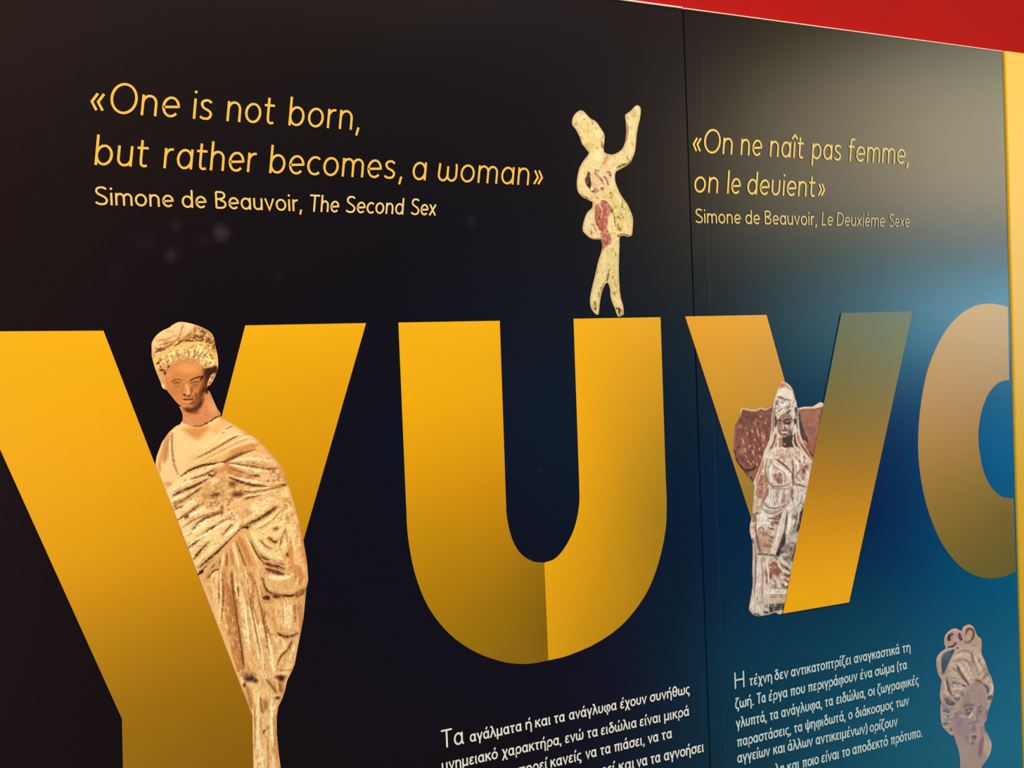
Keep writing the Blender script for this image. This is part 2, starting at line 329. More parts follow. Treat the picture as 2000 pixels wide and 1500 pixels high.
    if ch == '«': return .44, [[(.21, .60), (.05, .33), (.21, .06)], [(.40, .60), (.24, .33), (.40, .06)]]
    if ch == '»': return .44, [[(.04, .60), (.20, .33), (.04, .06)], [(.23, .60), (.39, .33), (.23, .06)]]
    if ch == ',': return .14, [[(.09, .10), (.02, -.19)]]
    if ch == '.': return .14, [('dot', .07, .05)]
    if ch == '(': return .26, [arc(.42, .40, .34, .62, 118, 242, 14)]
    if ch == ')': return .26, [arc(-.16, .40, .34, .62, 62, -62, 14)]
    raise KeyError(ch)
def ribbon(pts, hw, V, F):
    p = [np.array(pts[0], float)]
    for q in pts[1:]:
        q = np.array(q, float)
        if np.hypot(*(q-p[-1])) > 1e-6: p.append(q)
    p = np.array(p); n = len(p)
    if n < 2: return
    closed = np.hypot(*(p[0]-p[-1])) < hw*.05
    d = np.diff(p, axis=0); d /= np.hypot(d[:, 0], d[:, 1])[:, None]
    base = len(V)
    for i in range(n):
        if closed and i in (0, n-1): a, b = d[-1], d[0]
        else: a, b = d[max(i-1, 0)], d[min(i, n-2)]
        tng = a+b; L = np.hypot(*tng); tng = tng/L if L > 1e-6 else b
        nr = np.array([-tng[1], tng[0]]); k = max(.5, abs(float(nr @ np.array([-b[1], b[0]]))))
        V.append(p[i]+nr*hw/k); V.append(p[i]-nr*hw/k)
    for i in range(n-1):
        a = base+2*i; F.append((a, a+1, a+3, a+2))
def disc(c, r, V, F):
    base = len(V)
    for a in np.linspace(0, 2*math.pi, 14, endpoint=False): V.append(np.array([c[0]+r*math.cos(a), c[1]+r*math.sin(a)]))
    F.append(tuple(range(base, base+14)))
def text_line(name, words, p0, p1, cap_px, sw, color, parent, label, slant=0.0, layer=5, gap=.085, color2=None):
    """words: (text, x0, x1[, cap factor, stroke]) in photo pixels along the baseline p0-p1; cap_px = cap height at p0"""
    a0 = np.array(at(*p0)); a1 = np.array(at(*p1)); org = parent.location
    cap = at(p0[0], p0[1]-cap_px)[1]-a0[1]
    V = []; F = []; DY = []; chunks = []
    slope = (a1[1]-a0[1])/(a1[0]-a0[0])
    for wd in words:
        tx, x0, x1 = wd[:3]; kf = wd[3] if len(wd) > 3 else 1.0; s = wd[4] if len(wd) > 4 else sw
        C = cap*kf; strokes = []; x = 0
        for ch in tx:
            w_, st = glyph(ch, s)
            for q in st:
                if q[0] == 'dot': strokes.append(('dot', x+q[1], q[2]))
                else: strokes.append([(x+a, b) for a, b in q])
            x += w_+gap
        sl = lambda q: (q[0]+slant*q[1], q[1])
        strokes = [('dot',)+sl(q[1:]) if q[0] == 'dot' else [sl(v) for v in q] for q in strokes]
        xs = [v[0] for q in strokes for v in ([(q[1], 0)] if q[0] == 'dot' else q)]
        ymid = lambda px: p0[1]+(p1[1]-p0[1])*(px-p0[0])/(p1[0]-p0[0])-cap_px*.25
        X0 = at(x0, ymid(x0))[0]; X1 = at(x1, ymid(x1))[0]
        hw = s*C/2; span = max(xs)-min(xs)
        k = (X1-X0-2*hw)/span if span > .02 else C
        fx = lambda v: X0+hw+(v-min(xs))*k
        V2 = []; F2 = []
        for qi, q in enumerate(strokes):
            if q[0] == 'dot': disc((fx(q[1]), q[2]*C), hw*1.25, V2, F2)
            else: ribbon([(fx(v[0]), v[1]*C) for v in q], hw, V2, F2)
            DY += [-.00002*(qi % 5)]*(len(V)+len(V2)-len(DY))
        b = len(V); chunks.append((b, b+len(V2), len(F), len(F)+len(F2)))
        for v in V2: V.append((v[0], a0[1]+slope*(v[0]-a0[0])+v[1]))
        F += [tuple(i+b for i in f) for f in F2]
    V = np.array(V)
    W = np.stack([V[:, 0]-org[0], -.0003*layer-org[1]+np.array(DY), V[:, 1]-org[2]], 1)
    t = np.clip((V[:, 0]-V[:, 0].min())/(V[:, 0].max()-V[:, 0].min()), 0, 1)[:, None]
    c = np.array(color, float)*(1-t)+np.array(color2 or color, float)*t
    def put(nm, W_, F_, c_, par):
        me = mesh(nm, W_, F_, c_)
        bm = bmesh.new(); bm.from_mesh(me); bm.normal_update()
        for f in bm.faces:
            if f.normal.y > 0: f.normal_flip()
        bm.to_mesh(me); bm.free()
        return link(nm, me, M_TEXT, par)
    if name == 'quotation_line':
        o = bpy.data.objects.new(name, None); COL.objects.link(o); o.parent = parent; o.empty_display_size = .02
        for v0, v1, f0, f1 in chunks:
            put('printed_word', W[v0:v1], [tuple(i-v0 for i in f) for f in F[f0:f1]], c[v0:v1], o)
    else:
        o = put(name, W, F, c, parent)
    o['label'] = label
    return o

GQ = (240, 180, 64)
text_line('quotation_line', [('«', 177, 207), ('One', 216.3, 351.5), ('is', 375.5, 416.5), ('not', 441, 540), ('born', 562, 689), (',', 692, 701.5)], (280, 225.75), (685, 253.75), 60, .080, GQ, left, 'first English quotation line in large yellow italics', .13)
text_line('quotation_line', [('but', 183.5, 294), ('rather', 318, 504.5), ('becomes', 524.5, 773.5), (',', 776, 785), ('a', 805.5, 834.7), ('woman', 854.5, 1033.7), ('»', 1040, 1060)], (320.75, 328.75), (1030.5, 362), 58, .082, GQ, left, 'second English quotation line in large yellow italics', .13)
text_line('author_line', [('Simone', 184.5, 339.3), ('de', 355, 403.3), ('Beauvoir', 420.5, 583.5), (',', 583.5, 589.5)], (215.5, 401.25), (850, 421.25), 36, .108, (244, 192, 96), left, 'author name under the English quotation in small upright yellow letters')
text_line('title_line', [('The', 605, 662.5), ('Second', 674, 790.5), ('Sex', 801, 853)], (605, 413.5), (850, 421.25), 33.5, .105, (242, 198, 120), left, 'book title in small pale yellow italics after the author name', .13)
FQ = (228, 190, 92)
text_line('quotation_line', [('«', 1352.5, 1370.5), ('On', 1375, 1430.7), ('ne', 1445, 1488), ('naît', 1502, 1571.3), ('pas', 1583, 1643), ('femme', 1656, 1768), (',', 1768.5, 1773.5)], (1412.5, 301.25), (1750, 320), 47.5, .084, FQ, right, 'first French quotation line in yellow italics', .12, color2=(196, 168, 92))
text_line('quotation_line', [('on', 1355.5, 1402.5), ('le', 1418.7, 1446.3), ('deυient', 1459, 1593.7), ('»', 1596, 1610.8)], (1383.75, 377), (1576, 384.25), 46, .086, FQ, right, 'second French quotation line in yellow italics', .12, color2=(214, 180, 92))
text_line('author_line', [('Simone', 1357, 1446.2), ('de', 1455, 1483.7), ('Beauvoir', 1493, 1590.5), (',', 1591, 1594.5)], (1374, 436), (1762.5, 443.75), 28, .106, (222, 190, 112), right, 'author name under the French quotation in small upright letters', color2=(204, 176, 112))
text_line('title_line', [('Le', 1603.7, 1626.2), ('Deuxième', 1633, 1727.7), ('Sexe', 1735, 1775.9)], (1374, 436), (1762.5, 443.75), 28, .098, (196, 170, 108), right, 'French book title in small dull yellow italics', .12, color2=(170, 150, 104))

BW = (240, 237, 226); BS = .138; BC = 22.5
text_line('paragraph_line', [('Τα', 860.25, 906.9, 1.56, .10), ('αγάλματα', 917.2, 1019.4), ('ή', 1026, 1038), ('και', 1044.7, 1075.8), ('τα', 1080.7, 1103.5), ('ανάγλυφα', 1110.7, 1204.5), ('έχουν', 1210.5, 1262.7), ('συνήθως', 1268.7, 1347)], (870.75, 1459.7), (1329, 1358), 23, BS, BW, left, 'first line of white Greek text, opening with a large initial')
text_line('paragraph_line', [('μνημειακό', 862.5, 972), ('χαρακτήρα', 979, 1092.6), (',', 1092.8, 1095.8), ('ενώ', 1103, 1139), ('τα', 1145, 1167.7), ('ειδώλια', 1173, 1243.5), ('είναι', 1248.7, 1290.5), ('μικρά', 1296.5, 1346)], (950, 1486), (1308.7, 1405.2), BC, BS, BW, left, 'second line of white Greek text on the black panel')
text_line('paragraph_line', [('μπορεί', 1000, 1069.5), ('κανείς', 1074.7, 1135.7), ('να', 1142.7, 1165.5), ('τα', 1170.7, 1192.8), ('πιάσει', 1198, 1254.5), (',', 1255, 1258.5), ('να', 1264.5, 1286), ('τα', 1290.7, 1312.5)], (1076.7, 1498.5), (1296, 1444.5), BC, BS, BW, left, 'third line of white Greek text on the black panel, partly out of view')
text_line('paragraph_line', [('μπορεί', 1136, 1201.5), ('και', 1208, 1239), ('να', 1242.7, 1264.5), ('τα', 1269, 1290), ('αγνοήσει', 1296, 1374.7)], (1247, 1497.5), (1371.7, 1468.2), BC, BS, BW, left, 'fourth line of white Greek text on the black panel, at the foot of the view')
BR = (204, 224, 226)
text_line('paragraph_line', [('Η', 1434.3, 1453.3, 1.50, .10), ('τέχνη', 1462, 1507.2), ('δεν', 1512, 1539), ('αντικατοπτρίζει', 1544, 1662.2), ('αναγκαστικά', 1667, 1756.6), ('τη', 1760.7, 1777.4)], (1436, 1345.2), (1764, 1274.6), 21.5, BS, BR, right, 'first line of pale Greek text on the teal panel, opening with a tall initial')
text_line('paragraph_line', [('ζωή.', 1435, 1471), ('Τα', 1476.6, 1495.5), ('έργα', 1500.5, 1538), ('που', 1542, 1571.5), ('περιγράφουν', 1576.5, 1674.2), ('ένα', 1679, 1703.5), ('σώμα', 1708, 1746.7), ('(τα', 1751, 1771)], (1481.6, 1374), (1757.5, 1309.2), 21.5, BS, BR, right, 'second line of pale Greek text on the teal panel')
text_line('paragraph_line', [('γλυπτά,', 1436.6, 1496.8), ('τα', 1501.8, 1520), ('ανάγλυφα,', 1525, 1605), ('τα', 1609.5, 1627), ('ειδώλια,', 1632.4, 1689.6), ('οι', 1694.5, 1709), ('ζωγραφικές', 1712.5, 1794)], (1506.3, 1406), (1706, 1357.5), 21.5, BS, BR, right, 'third line of pale Greek text on the teal panel')
text_line('paragraph_line', [('παραστάσεις,', 1438, 1544), ('τα', 1549, 1567), ('ψηφιδωτά,', 1572, 1650.8), ('ο', 1656, 1664.5), ('διάκοσμος', 1669.7, 1744), ('των', 1748.5, 1774.6)], (1439.7, 1458.6), (1752, 1381.8), 21.5, BS, BR, right, 'fourth line of pale Greek text on the teal panel')
text_line('paragraph_line', [('αγγείων', 1439.3, 1503.6), ('και', 1509.5, 1533.3), ('άλλων', 1537.8, 1587), ('αντικειμένων)', 1592.4, 1693.6), ('ορίζουν', 1697.7, 1752.6)], (1511, 1473.5), (1748.5, 1418), 21.5, BS, BR, right, 'fifth line of pale Greek text on the teal panel')
text_line('paragraph_line', [('λα', 1513, 1532), ('και', 1537, 1561), ('ποιο', 1565.7, 1598.6), ('είναι', 1603.5, 1638.7), ('το', 1643, 1659.4), ('αποδεκτό', 1664, 1733.5), ('πρότυπο.', 1738, 1800)], (1640, 1480.3), (1794, 1440), 21.5, BS, BR, right, 'sixth line of pale Greek text on the teal panel, running out of view')

# ------------------------------------------------------------------ printed photographs of the statuettes (flat colour prints)
CELL = .8
def seg_dist(X, Y, pts, wid=None):
    """distance to a polyline; returns distance and interpolated width"""
    D = np.full(X.shape, 1e9); W = np.zeros(X.shape)
    for i in range(len(pts)-1):
        ax, ay = pts[i]; bx, by = pts[i+1]; dx, dy = bx-ax, by-ay; L2 = dx*dx+dy*dy
        if L2 < 1e-9: continue
        t = np.clip(((X-ax)*dx+(Y-ay)*dy)/L2, 0, 1)
        d = np.hypot(X-ax-t*dx, Y-ay-t*dy)
        if wid is None: D = np.minimum(D, d)
        else:
            wv = wid[i]+(wid[i+1]-wid[i])*t; k = d-wv < D-W
            D = np.where(k, d, D); W = np.where(k, wv, W)
    return D, W
def inside(X, Y, poly):
    r = np.zeros(X.shape, bool); n = len(poly)
    for i in range(n):
        x1, y1 = poly[i]; x2, y2 = poly[(i+1) % n]
        if y1 == y2: continue
        c = ((y1 > Y) != (y2 > Y)) & (X < (x2-x1)*(Y-y1)/(y2-y1)+x1)
        r ^= c
    return r
class Print:
    def __init__(s, box_, base):
        s.x0, s.y0, x1, y1 = box_
        s.nx = int((x1-s.x0)/CELL)+2; s.ny = int((y1-s.y0)/CELL)+2
        s.C = np.zeros((s.ny, s.nx, 3)); s.C[:] = base; s.ref(0, 0, 1)
    def ref(s, ox, oy, k): s.o = (ox, oy, k)
    def p(s, pts): ox, oy, k = s.o; return [(ox+x/k, oy+y/k) for x, y in pts]
    def win(s, pts, m):
        xs = [q[0] for q in pts]; ys = [q[1] for q in pts]
        i0 = max(0, int((min(xs)-m-s.x0)/CELL)); i1 = min(s.nx, int((max(xs)+m-s.x0)/CELL)+2)
        j0 = max(0, int((min(ys)-m-s.y0)/CELL)); j1 = min(s.ny, int((max(ys)+m-s.y0)/CELL)+2)
        if i1 <= i0 or j1 <= j0: return None
        X, Y = np.meshgrid(s.x0+np.arange(i0, i1)*CELL, s.y0+np.arange(j0, j1)*CELL)
        return (slice(j0, j1), slice(i0, i1)), X, Y
    def mix(s, sl, a, col): s.C[sl] += a[..., None]*(np.asarray(col, float)-s.C[sl])
    def fill(s, pts, col, soft=3, a=1.0, smooth=True):
        P = s.p(pts); P = curve(P+P[:1], 4)[:-1] if smooth else P
        sf = soft/s.o[2] if s.o[2] > 1 else soft
        sf = max(sf, .5); w_ = s.win(P, sf*1.5)
        if not w_: return
        sl, X, Y = w_; d, _ = seg_dist(X, Y, P+P[:1]); ins = inside(X, Y, P)
        s.mix(sl, np.clip(.5+np.where(ins, d, -d)/sf, 0, 1)*a, col)
    def line(s, pts, w_, col, a=1.0, soft=.9, taper=True, smooth=True):
        P = s.p(pts); P = curve(P, 5) if smooth and len(P) > 2 else P
        hw = w_/s.o[2]/2; n = len(P); t = np.linspace(0, 1, n)
        wd = hw*(np.clip(np.minimum(t, 1-t)*3.2+.35, 0, 1) if taper else np.ones(n))
        if n == 2 and taper:
            P = [(P[0][0]+(P[1][0]-P[0][0])*q, P[0][1]+(P[1][1]-P[0][1])*q) for q in np.linspace(0, 1, 7)]; n = 7
            t = np.linspace(0, 1, 7); wd = hw*np.clip(np.minimum(t, 1-t)*3.2+.35, 0, 1)
        q = s.win(P, hw+2)
        if not q: return
        sl, X, Y = q; d, W = seg_dist(X, Y, P, wd)
        sf = max(.7, soft)
        s.mix(sl, np.clip(.5+(W-d)/sf, 0, 1)*a, col)
    def blob(s, x, y, rx, ry, col, a=1.0, rot=0, hard=.35):
        ox, oy, k = s.o; cx, cy, rx, ry = ox+x/k, oy+y/k, rx/k, ry/k
        m = max(rx, ry)*1.5; q = s.win([(cx, cy)], m)
        if not q: return
        sl, X, Y = q; c_, s_ = math.cos(math.radians(rot)), math.sin(math.radians(rot))
        u = ((X-cx)*c_+(Y-cy)*s_)/rx; v = (-(X-cx)*s_+(Y-cy)*c_)/ry
        s.mix(sl, np.clip((1.25-np.hypot(u, v))/(1.25-hard), 0, 1)*a, col)
    def spots(s, poly, n, cols, r0, r1, a, seed, elong=1.0, ang=None):
        rng = np.random.default_rng(seed); P = s.p(poly)
        xs = [q[0] for q in P]; ys = [q[1] for q in P]; o = s.o; s.o = (0, 0, 1); k = 0; tries = 0
        while k < n and tries < n*8:
            tries += 1
            x = rng.uniform(min(xs), max(xs)); y = rng.uniform(min(ys), max(ys))
            if not inside(np.array([x]), np.array([y]), P)[0]: continue
            r = rng.uniform(r0, r1)/o[2]; rot = rng.uniform(0, 180) if ang is None else ang+rng.normal(0, 12)
            s.blob(x, y, r*elong, r, cols[rng.integers(len(cols))], a*rng.uniform(.5, 1), rot, .5); k += 1
        s.o = o
    def noise(s, X, Y, sx, sy, rot, seed):
        rng = np.random.default_rng(seed); G = rng.random((256, 256)); out = 0
        c_, s_ = math.cos(math.radians(rot)), math.sin(math.radians(rot))
        for o_, w_ in ((1.0, .62), (2.1, .38)):
            u = (X*c_+Y*s_)/sx*o_+o_*37; v = (-X*s_+Y*c_)/sy*o_+o_*91
            i = np.floor(u).astype(int); j = np.floor(v).astype(int); fu = u-i; fv = v-j
            fu = fu*fu*(3-2*fu); fv = fv*fv*(3-2*fv); i0, i1, j0, j1 = i % 256, (i+1) % 256, j % 256, (j+1) % 256
            out = out+w_*((G[j0, i0]*(1-fu)+G[j0, i1]*fu)*(1-fv)+(G[j1, i0]*(1-fu)+G[j1, i1]*fu)*fv)
        return out
    def weather(s, pts, col, sx, sy, rot, thr, a, seed, soft=6):
        """worn patches and fold texture inside an outline (sizes in photo pixels)"""
        P = s.p(pts); P = curve(P+P[:1], 3)[:-1]; q = s.win(P, 1)
        if not q: return
        sl, X, Y = q; d, _ = seg_dist(X, Y, P+P[:1]); ins = inside(X, Y, P)
        n = s.noise(X, Y, sx, sy, rot, seed)
        s.mix(sl, np.clip((n-thr)/.10, 0, 1)*np.where(ins, np.clip(d/soft, 0, 1), 0)*a, col)
    def edge(s, poly_px, width, col, a, side=None):
        """the turning-away rim of the photographed figure"""
        P = curve(list(poly_px)+[poly_px[0]], 3)[:-1]; o = s.o; s.o = (0, 0, 1); q = s.win(P, 1); s.o = o
        sl, X, Y = q; d, _ = seg_dist(X, Y, P+P[:1])
        m = np.clip(1-d/width, 0, 1)**1.3*a
        m = m*(.6+.8*s.noise(X, Y, 6, 6, 0, 77))
        s.mix(sl, np.clip(m, 0, 1), col)
    def tone(s, pivot, k, lift=0):
        """print contrast, hue kept"""
        l = s.C@np.array([.3, .59, .11]); n = np.clip(pivot+(l-pivot)*k+lift, 14, 252)
        s.C = np.clip(s.C*(n/np.maximum(l, 1))[..., None], 2, 255)
    def daub(s, size=2.6, mixv=.6, jitter=5, seed=1):
        """small flat dabs, the way the print breaks up close to"""
        rng = np.random.default_rng(seed); g = size/CELL; gy = int(s.ny/g)+3; gx = int(s.nx/g)+3
        sx = (np.arange(gx)[None, :]-1+rng.random((gy, gx)))*g; sy = (np.arange(gy)[:, None]-1+rng.random((gy, gx)))*g
        J, I = np.mgrid[0:s.ny, 0:s.nx]; cj = (J/g).astype(int)+1; ci = (I/g).astype(int)+1
        best = np.full(J.shape, 1e9); bx = np.zeros(J.shape, int); by = np.zeros(J.shape, int)
        for a in (-1, 0, 1):
            for b in (-1, 0, 1):
                jj = np.clip(cj+a, 0, gy-1); ii = np.clip(ci+b, 0, gx-1)
                d = (sx[jj, ii]-I)**2+(sy[jj, ii]-J)**2; k = d < best
                best = np.where(k, d, best); bx = np.where(k, ii, bx); by = np.where(k, jj, by)
        px = np.clip(sx[by, bx], 0, s.nx-1).astype(int); py = np.clip(sy[by, bx], 0, s.ny-1).astype(int)
        jit = rng.normal(0, jitter, (gy, gx))[by, bx]
        s.C = s.C*(1-mixv)+(s.C[py, px]+jit[..., None])*mixv
    def part(s, name, poly, parent, org, layer, label=None, smooth=4):
        """the piece of the print inside an outline (photo pixels), as its own flat mesh"""
        P = curve(list(poly)+[poly[0]], smooth)[:-1] if smooth else list(poly)
        xs = [q[0] for q in P]; ys = [q[1] for q in P]
        i0 = max(0, int((min(xs)-s.x0)/CELL)-1); i1 = min(s.nx-1, int((max(xs)-s.x0)/CELL)+2)
        j0 = max(0, int((min(ys)-s.y0)/CELL)-1); j1 = min(s.ny-1, int((max(ys)-s.y0)/CELL)+2)
        X, Y = np.meshgrid(s.x0+np.arange(i0, i1+1)*CELL, s.y0+np.arange(j0, j1+1)*CELL)
        ins = inside(X, Y, P); cell = ins[:-1, :-1] | ins[1:, :-1] | ins[:-1, 1:] | ins[1:, 1:]
        used = np.zeros(X.shape, bool)
        for a in (0, 1):
            for b in (0, 1): used[a:a+cell.shape[0], b:b+cell.shape[1]] |= cell
        idx = -np.ones(X.shape, int); idx[used] = np.arange(used.sum())
        px, py = X[used], Y[used]; out = ~ins[used]
        ox, oy = px[out], py[out]; bd = np.full(ox.shape, 1e9); nxp, nyp = ox.copy(), oy.copy()
        for i in range(len(P)):
            ax, ay = P[i]; bx, by = P[(i+1) % len(P)]; dx, dy = bx-ax, by-ay; L2 = dx*dx+dy*dy
            if L2 < 1e-9: continue
            t = np.clip(((ox-ax)*dx+(oy-ay)*dy)/L2, 0, 1); qx, qy = ax+t*dx, ay+t*dy
            d = (ox-qx)**2+(oy-qy)**2; k = d < bd; bd[k] = d[k]; nxp[k] = qx[k]; nyp[k] = qy[k]
        px[out] = nxp; py[out] = nyp
        j, i = np.nonzero(cell)
        F = np.stack([idx[j, i], idx[j+1, i], idx[j+1, i+1], idx[j, i+1]], 1)
        W = wall_xyz(np.stack([px, py], 1), layer, org)
        me = bpy.data.meshes.new(name); me.from_pydata(W.tolist(), [], F.tolist())
        paint_mesh(me, np.clip(s.C[j0:j1+1, i0:i1+1][used], 2, 255)); me.update()
        o = link(name, me, M_PHOTO, parent)
        if label: o['label'] = label
        return o
def zo(ox, oy, k, pts): return [(ox+x/k, oy+y/k) for x, y in pts]

# ---- draped woman
HZ = (270, 610, 6.25); BZ = (280, 800, 4.412); LZ = (370, 1100, 3.75)
W_ = Print((296, 618, 612, 1572), (242, 198, 138))
W_.ref(*HZ)
HAIR = [(400,165),(480,122),(560,120),(690,150),(800,195),(885,248),(925,320),(940,410),(965,520),(975,640),(960,720),(925,810),(880,885),(848,905),(835,985),(815,975),(800,890),(805,780),(795,680),(700,615),(560,585),(430,632),(345,690),(330,800),(340,925),(348,945),(318,938),(292,915),(274,858),(258,820),(210,700),(180,600),(155,480),(160,390),(205,300),(285,230),(385,182)]
W_.fill(HAIR, (226,172,108), 2)
W_.fill([(400,165),(480,122),(560,120),(690,150),(650,230),(520,300),(480,380),(350,440),(220,520),(165,440),(160,390),(205,300),(285,230)], (246,205,152), 14)
W_.blob(300,270,90,60,(252,216,170),.8,-30); W_.blob(470,180,70,40,(252,216,165),.8); W_.blob(610,190,50,70,(253,222,175),.8,30)
for p_, w1, c in [([(200,555),(330,485),(480,388),(520,350),(620,345),(745,355)],17,(112,58,22)),([(480,380),(500,300),(520,220),(555,130)],12,(196,138,84)),
    ([(690,160),(685,240),(640,310),(540,345)],24,(192,128,70)),([(500,290),(460,340),(370,370),(250,400)],26,(206,150,92)),([(200,420),(240,450),(330,430),(430,385)],18,(170,108,58)),
    ([(190,500),(240,470),(320,455)],14,(96,50,22)),([(250,340),(330,330),(430,300)],12,(216,160,104)),([(540,340),(600,290),(660,240)],16,(180,112,56)),
    ([(640,330),(700,250),(760,200)],18,(248,206,140)),([(690,330),(740,270),(800,230)],13,(246,198,124)),([(770,350),(810,310),(880,270)],14,(240,190,118)),([(840,390),(880,340),(920,330)],12,(236,180,110))]:
    W_.line(p_, w1, c)
W_.spots([(660,230),(800,210),(900,260),(940,420),(960,560),(880,540),(800,420),(690,350)], 34, [(120,62,24),(150,88,40),(236,188,116),(246,206,140)], 10, 20, .9, 3, 1.7, 120)
W_.spots([(170,400),(300,380),(440,340),(420,420),(260,500),(190,510)], 22, [(150,90,44),(196,134,76),(240,196,134)], 8, 15, .8, 4, 1.8, 150)
for x, y, rx, ry in [(720,290,28,16),(835,412,30,18),(880,368,26,18),(905,452,24,26),(760,345,40,9),(690,300,18,24),(830,350,14,26)]: W_.blob(x,y,rx,ry,(92,44,18),.9)
W_.line([(225,640),(240,590),(330,530),(450,470),(600,425),(750,410),(850,470),(925,560),(940,650)], 118, (243,202,122), .95, 2.5, False)
W_.line([(260,610),(350,540),(470,480),(600,430),(700,400)], 44, (240,190,118), .8, 3)
for p_ in [[(440,470),(430,520)],[(545,475),(548,500)],[(620,430),(665,500)],[(690,400),(700,470)],[(650,480),(660,540)],[(730,400),(705,490)],[(780,420),(740,520)],[(800,480),(785,540)],[(850,510),(830,590)],[(880,550),(850,610)],[(920,580),(890,640)],[(760,560),(775,600)],[(580,500),(590,540)],[(330,560),(345,590)],[(300,580),(310,610)],[(380,560),(395,590)],[(690,520),(710,560)],[(820,640),(860,640)],[(890,650),(930,645)],[(510,440),(525,470)]]:
    W_.line(p_, 26, (255,240,176))
for p_ in [[(672,560),(700,520),(745,455)],[(715,590),(750,530),(800,470)],[(795,600),(820,560),(850,540)],[(815,655),(850,625),(900,610)],[(600,440),(620,510)],[(760,490),(740,560)],[(870,500),(890,540)],[(470,500),(490,540)],[(700,410),(680,490)],[(840,470),(800,540)],[(905,660),(950,620)]]:
    W_.line(p_, 12, (146,88,34))
W_.line([(390,615),(520,575),(650,572),(720,610)], 20, (206,140,82), .7, 3)
W_.spots([(215,600),(330,560),(390,600),(330,700),(260,710)], 20, [(120,66,28),(238,180,120),(222,160,100)], 9, 18, .9, 5)
for x, y, rx, ry in [(240,622,24,12),(290,705,34,14),(322,742,20,26),(372,662,22,18),(270,660,14,12)]: W_.blob(x,y,rx,ry,(90,42,18),.9)
W_.fill([(180,600),(225,720),(280,800),(330,930),(300,930),(258,820),(210,700)], (232,168,118), 8, .8)
W_.fill([(800,690),(900,665),(955,650),(960,720),(925,770),(880,850),(845,890),(835,985),(812,960),(800,860)], (104,50,24), 10)
W_.line([(930,740),(890,790),(860,860),(845,900)], 30, (232,170,118)); W_.spots([(930,740),(900,860),(850,890),(880,790)], 10, [(252,206,160),(150,86,48)], 8, 14, .9, 8)
W_.blob(300,900,22,36,(248,214,178),1,-20)
FACE = [(345,690),(430,632),(560,585),(700,615),(795,685),(803,780),(800,900),(770,1010),(722,1085),(650,1150),(560,1165),(480,1110),(400,1015),(345,935),(330,800)]
NECK = [(500,1150),(600,1165),(722,1085),(800,960),(820,985),(858,955),(905,1045),(960,1170),(1003,1258),(880,1335),(745,1388),(600,1402),(545,1365),(540,1245)]
W_.fill(NECK, (226,150,98), 3)
W_.blob(900,1170,60,120,(242,172,120),.8,-20); W_.blob(620,1330,70,60,(230,158,108),.7)
W_.fill(FACE, (224,146,84), 4)
W_.blob(600,680,170,75,(242,168,102),.9); W_.blob(430,960,90,90,(216,140,84),.8); W_.blob(380,760,50,80,(228,156,100),.7)
W_.line([(795,700),(800,880),(760,1010),(690,1100),(600,1150)], 70, (158,76,38), .75, 7)
W_.blob(770,980,38,90,(140,64,30),.7,15); W_.blob(700,910,50,50,(196,118,78),.6)
W_.line([(560,1178),(640,1195),(720,1160),(790,1060)], 60, (124,54,24), .9, 5); W_.blob(690,1215,60,30,(150,80,44),.7)
for p_, w1, c in [([(398,862),(430,828),(480,815),(535,828)],15,(148,80,40)),([(415,870),(470,850),(528,866)],12,(140,76,40)),([(440,900),(490,908),(525,888)],9,(180,106,62)),
    ([(620,842),(690,802),(795,772)],18,(126,62,30)),([(632,862),(690,846),(750,856)],12,(120,58,30)),([(640,884),(700,892),(750,874)],9,(176,104,66)),([(740,838),(770,800),(800,775)],20,(104,46,22)),
    ([(590,880),(600,930),(606,985)],34,(242,180,122)),([(648,900),(650,950),(640,1000)],30,(186,106,64)),([(545,1003),(575,1012)],20,(104,46,22)),([(600,1014),(650,1004)],13,(140,70,38)),
    ([(545,880),(540,930),(530,990)],22,(206,130,78)),([(580,1032),(620,1030),(680,1020)],16,(176,100,60)),([(545,1056),(600,1066),(672,1052)],17,(112,48,26)),([(540,1080),(605,1098),(650,1080)],13,(240,176,126)),([(575,1114),(620,1118),(650,1106)],10,(170,92,54))]:
    W_.line(p_, w1, c)
W_.blob(470,870,36,16,(202,128,78)); W_.blob(695,868,40,16,(186,112,80)); W_.blob(608,985,20,22,(248,196,140)); W_.blob(620,1138,46,22,(228,150,100),.9); W_.blob(700,1010,22,40,(120,56,28),.6)
W_.blob(835,960,20,38,(84,34,16),.95)
W_.line([(560,1375),(600,1402),(690,1388),(765,1382),(870,1335),(950,1280),(1003,1262)], 13, (66,32,14), 1, .8, False)
W_.weather([(225,640),(240,560),(450,440),(750,380),(880,460),(950,640),(820,660),(700,610),(560,580),(400,620)], (168,108,50), 2.0, 3.4, 25, .56, .6, 101, 2)
W_.weather([(225,640),(240,560),(450,440),(750,380),(880,460),(950,640),(820,660),(700,610),(560,580),(400,620)], (255,240,186), 1.8, 3.6, 25, .58, .8, 102, 2)
W_.weather([(170,470),(205,310),(400,180),(560,130),(690,160),(800,210),(640,330),(480,380)], (206,150,96), 4, 8, 60, .55, .5, 103, 2)
W_.weather([(690,160),(800,210),(900,270),(950,480),(880,560),(780,370),(640,330)], (120,66,28), 2.0, 3.2, -20, .57, .65, 104, 1.5)
W_.weather([(690,160),(800,210),(900,270),(950,480),(880,560),(780,370),(640,330)], (250,210,142), 1.8, 3.2, -20, .60, .55, 105, 1.5)
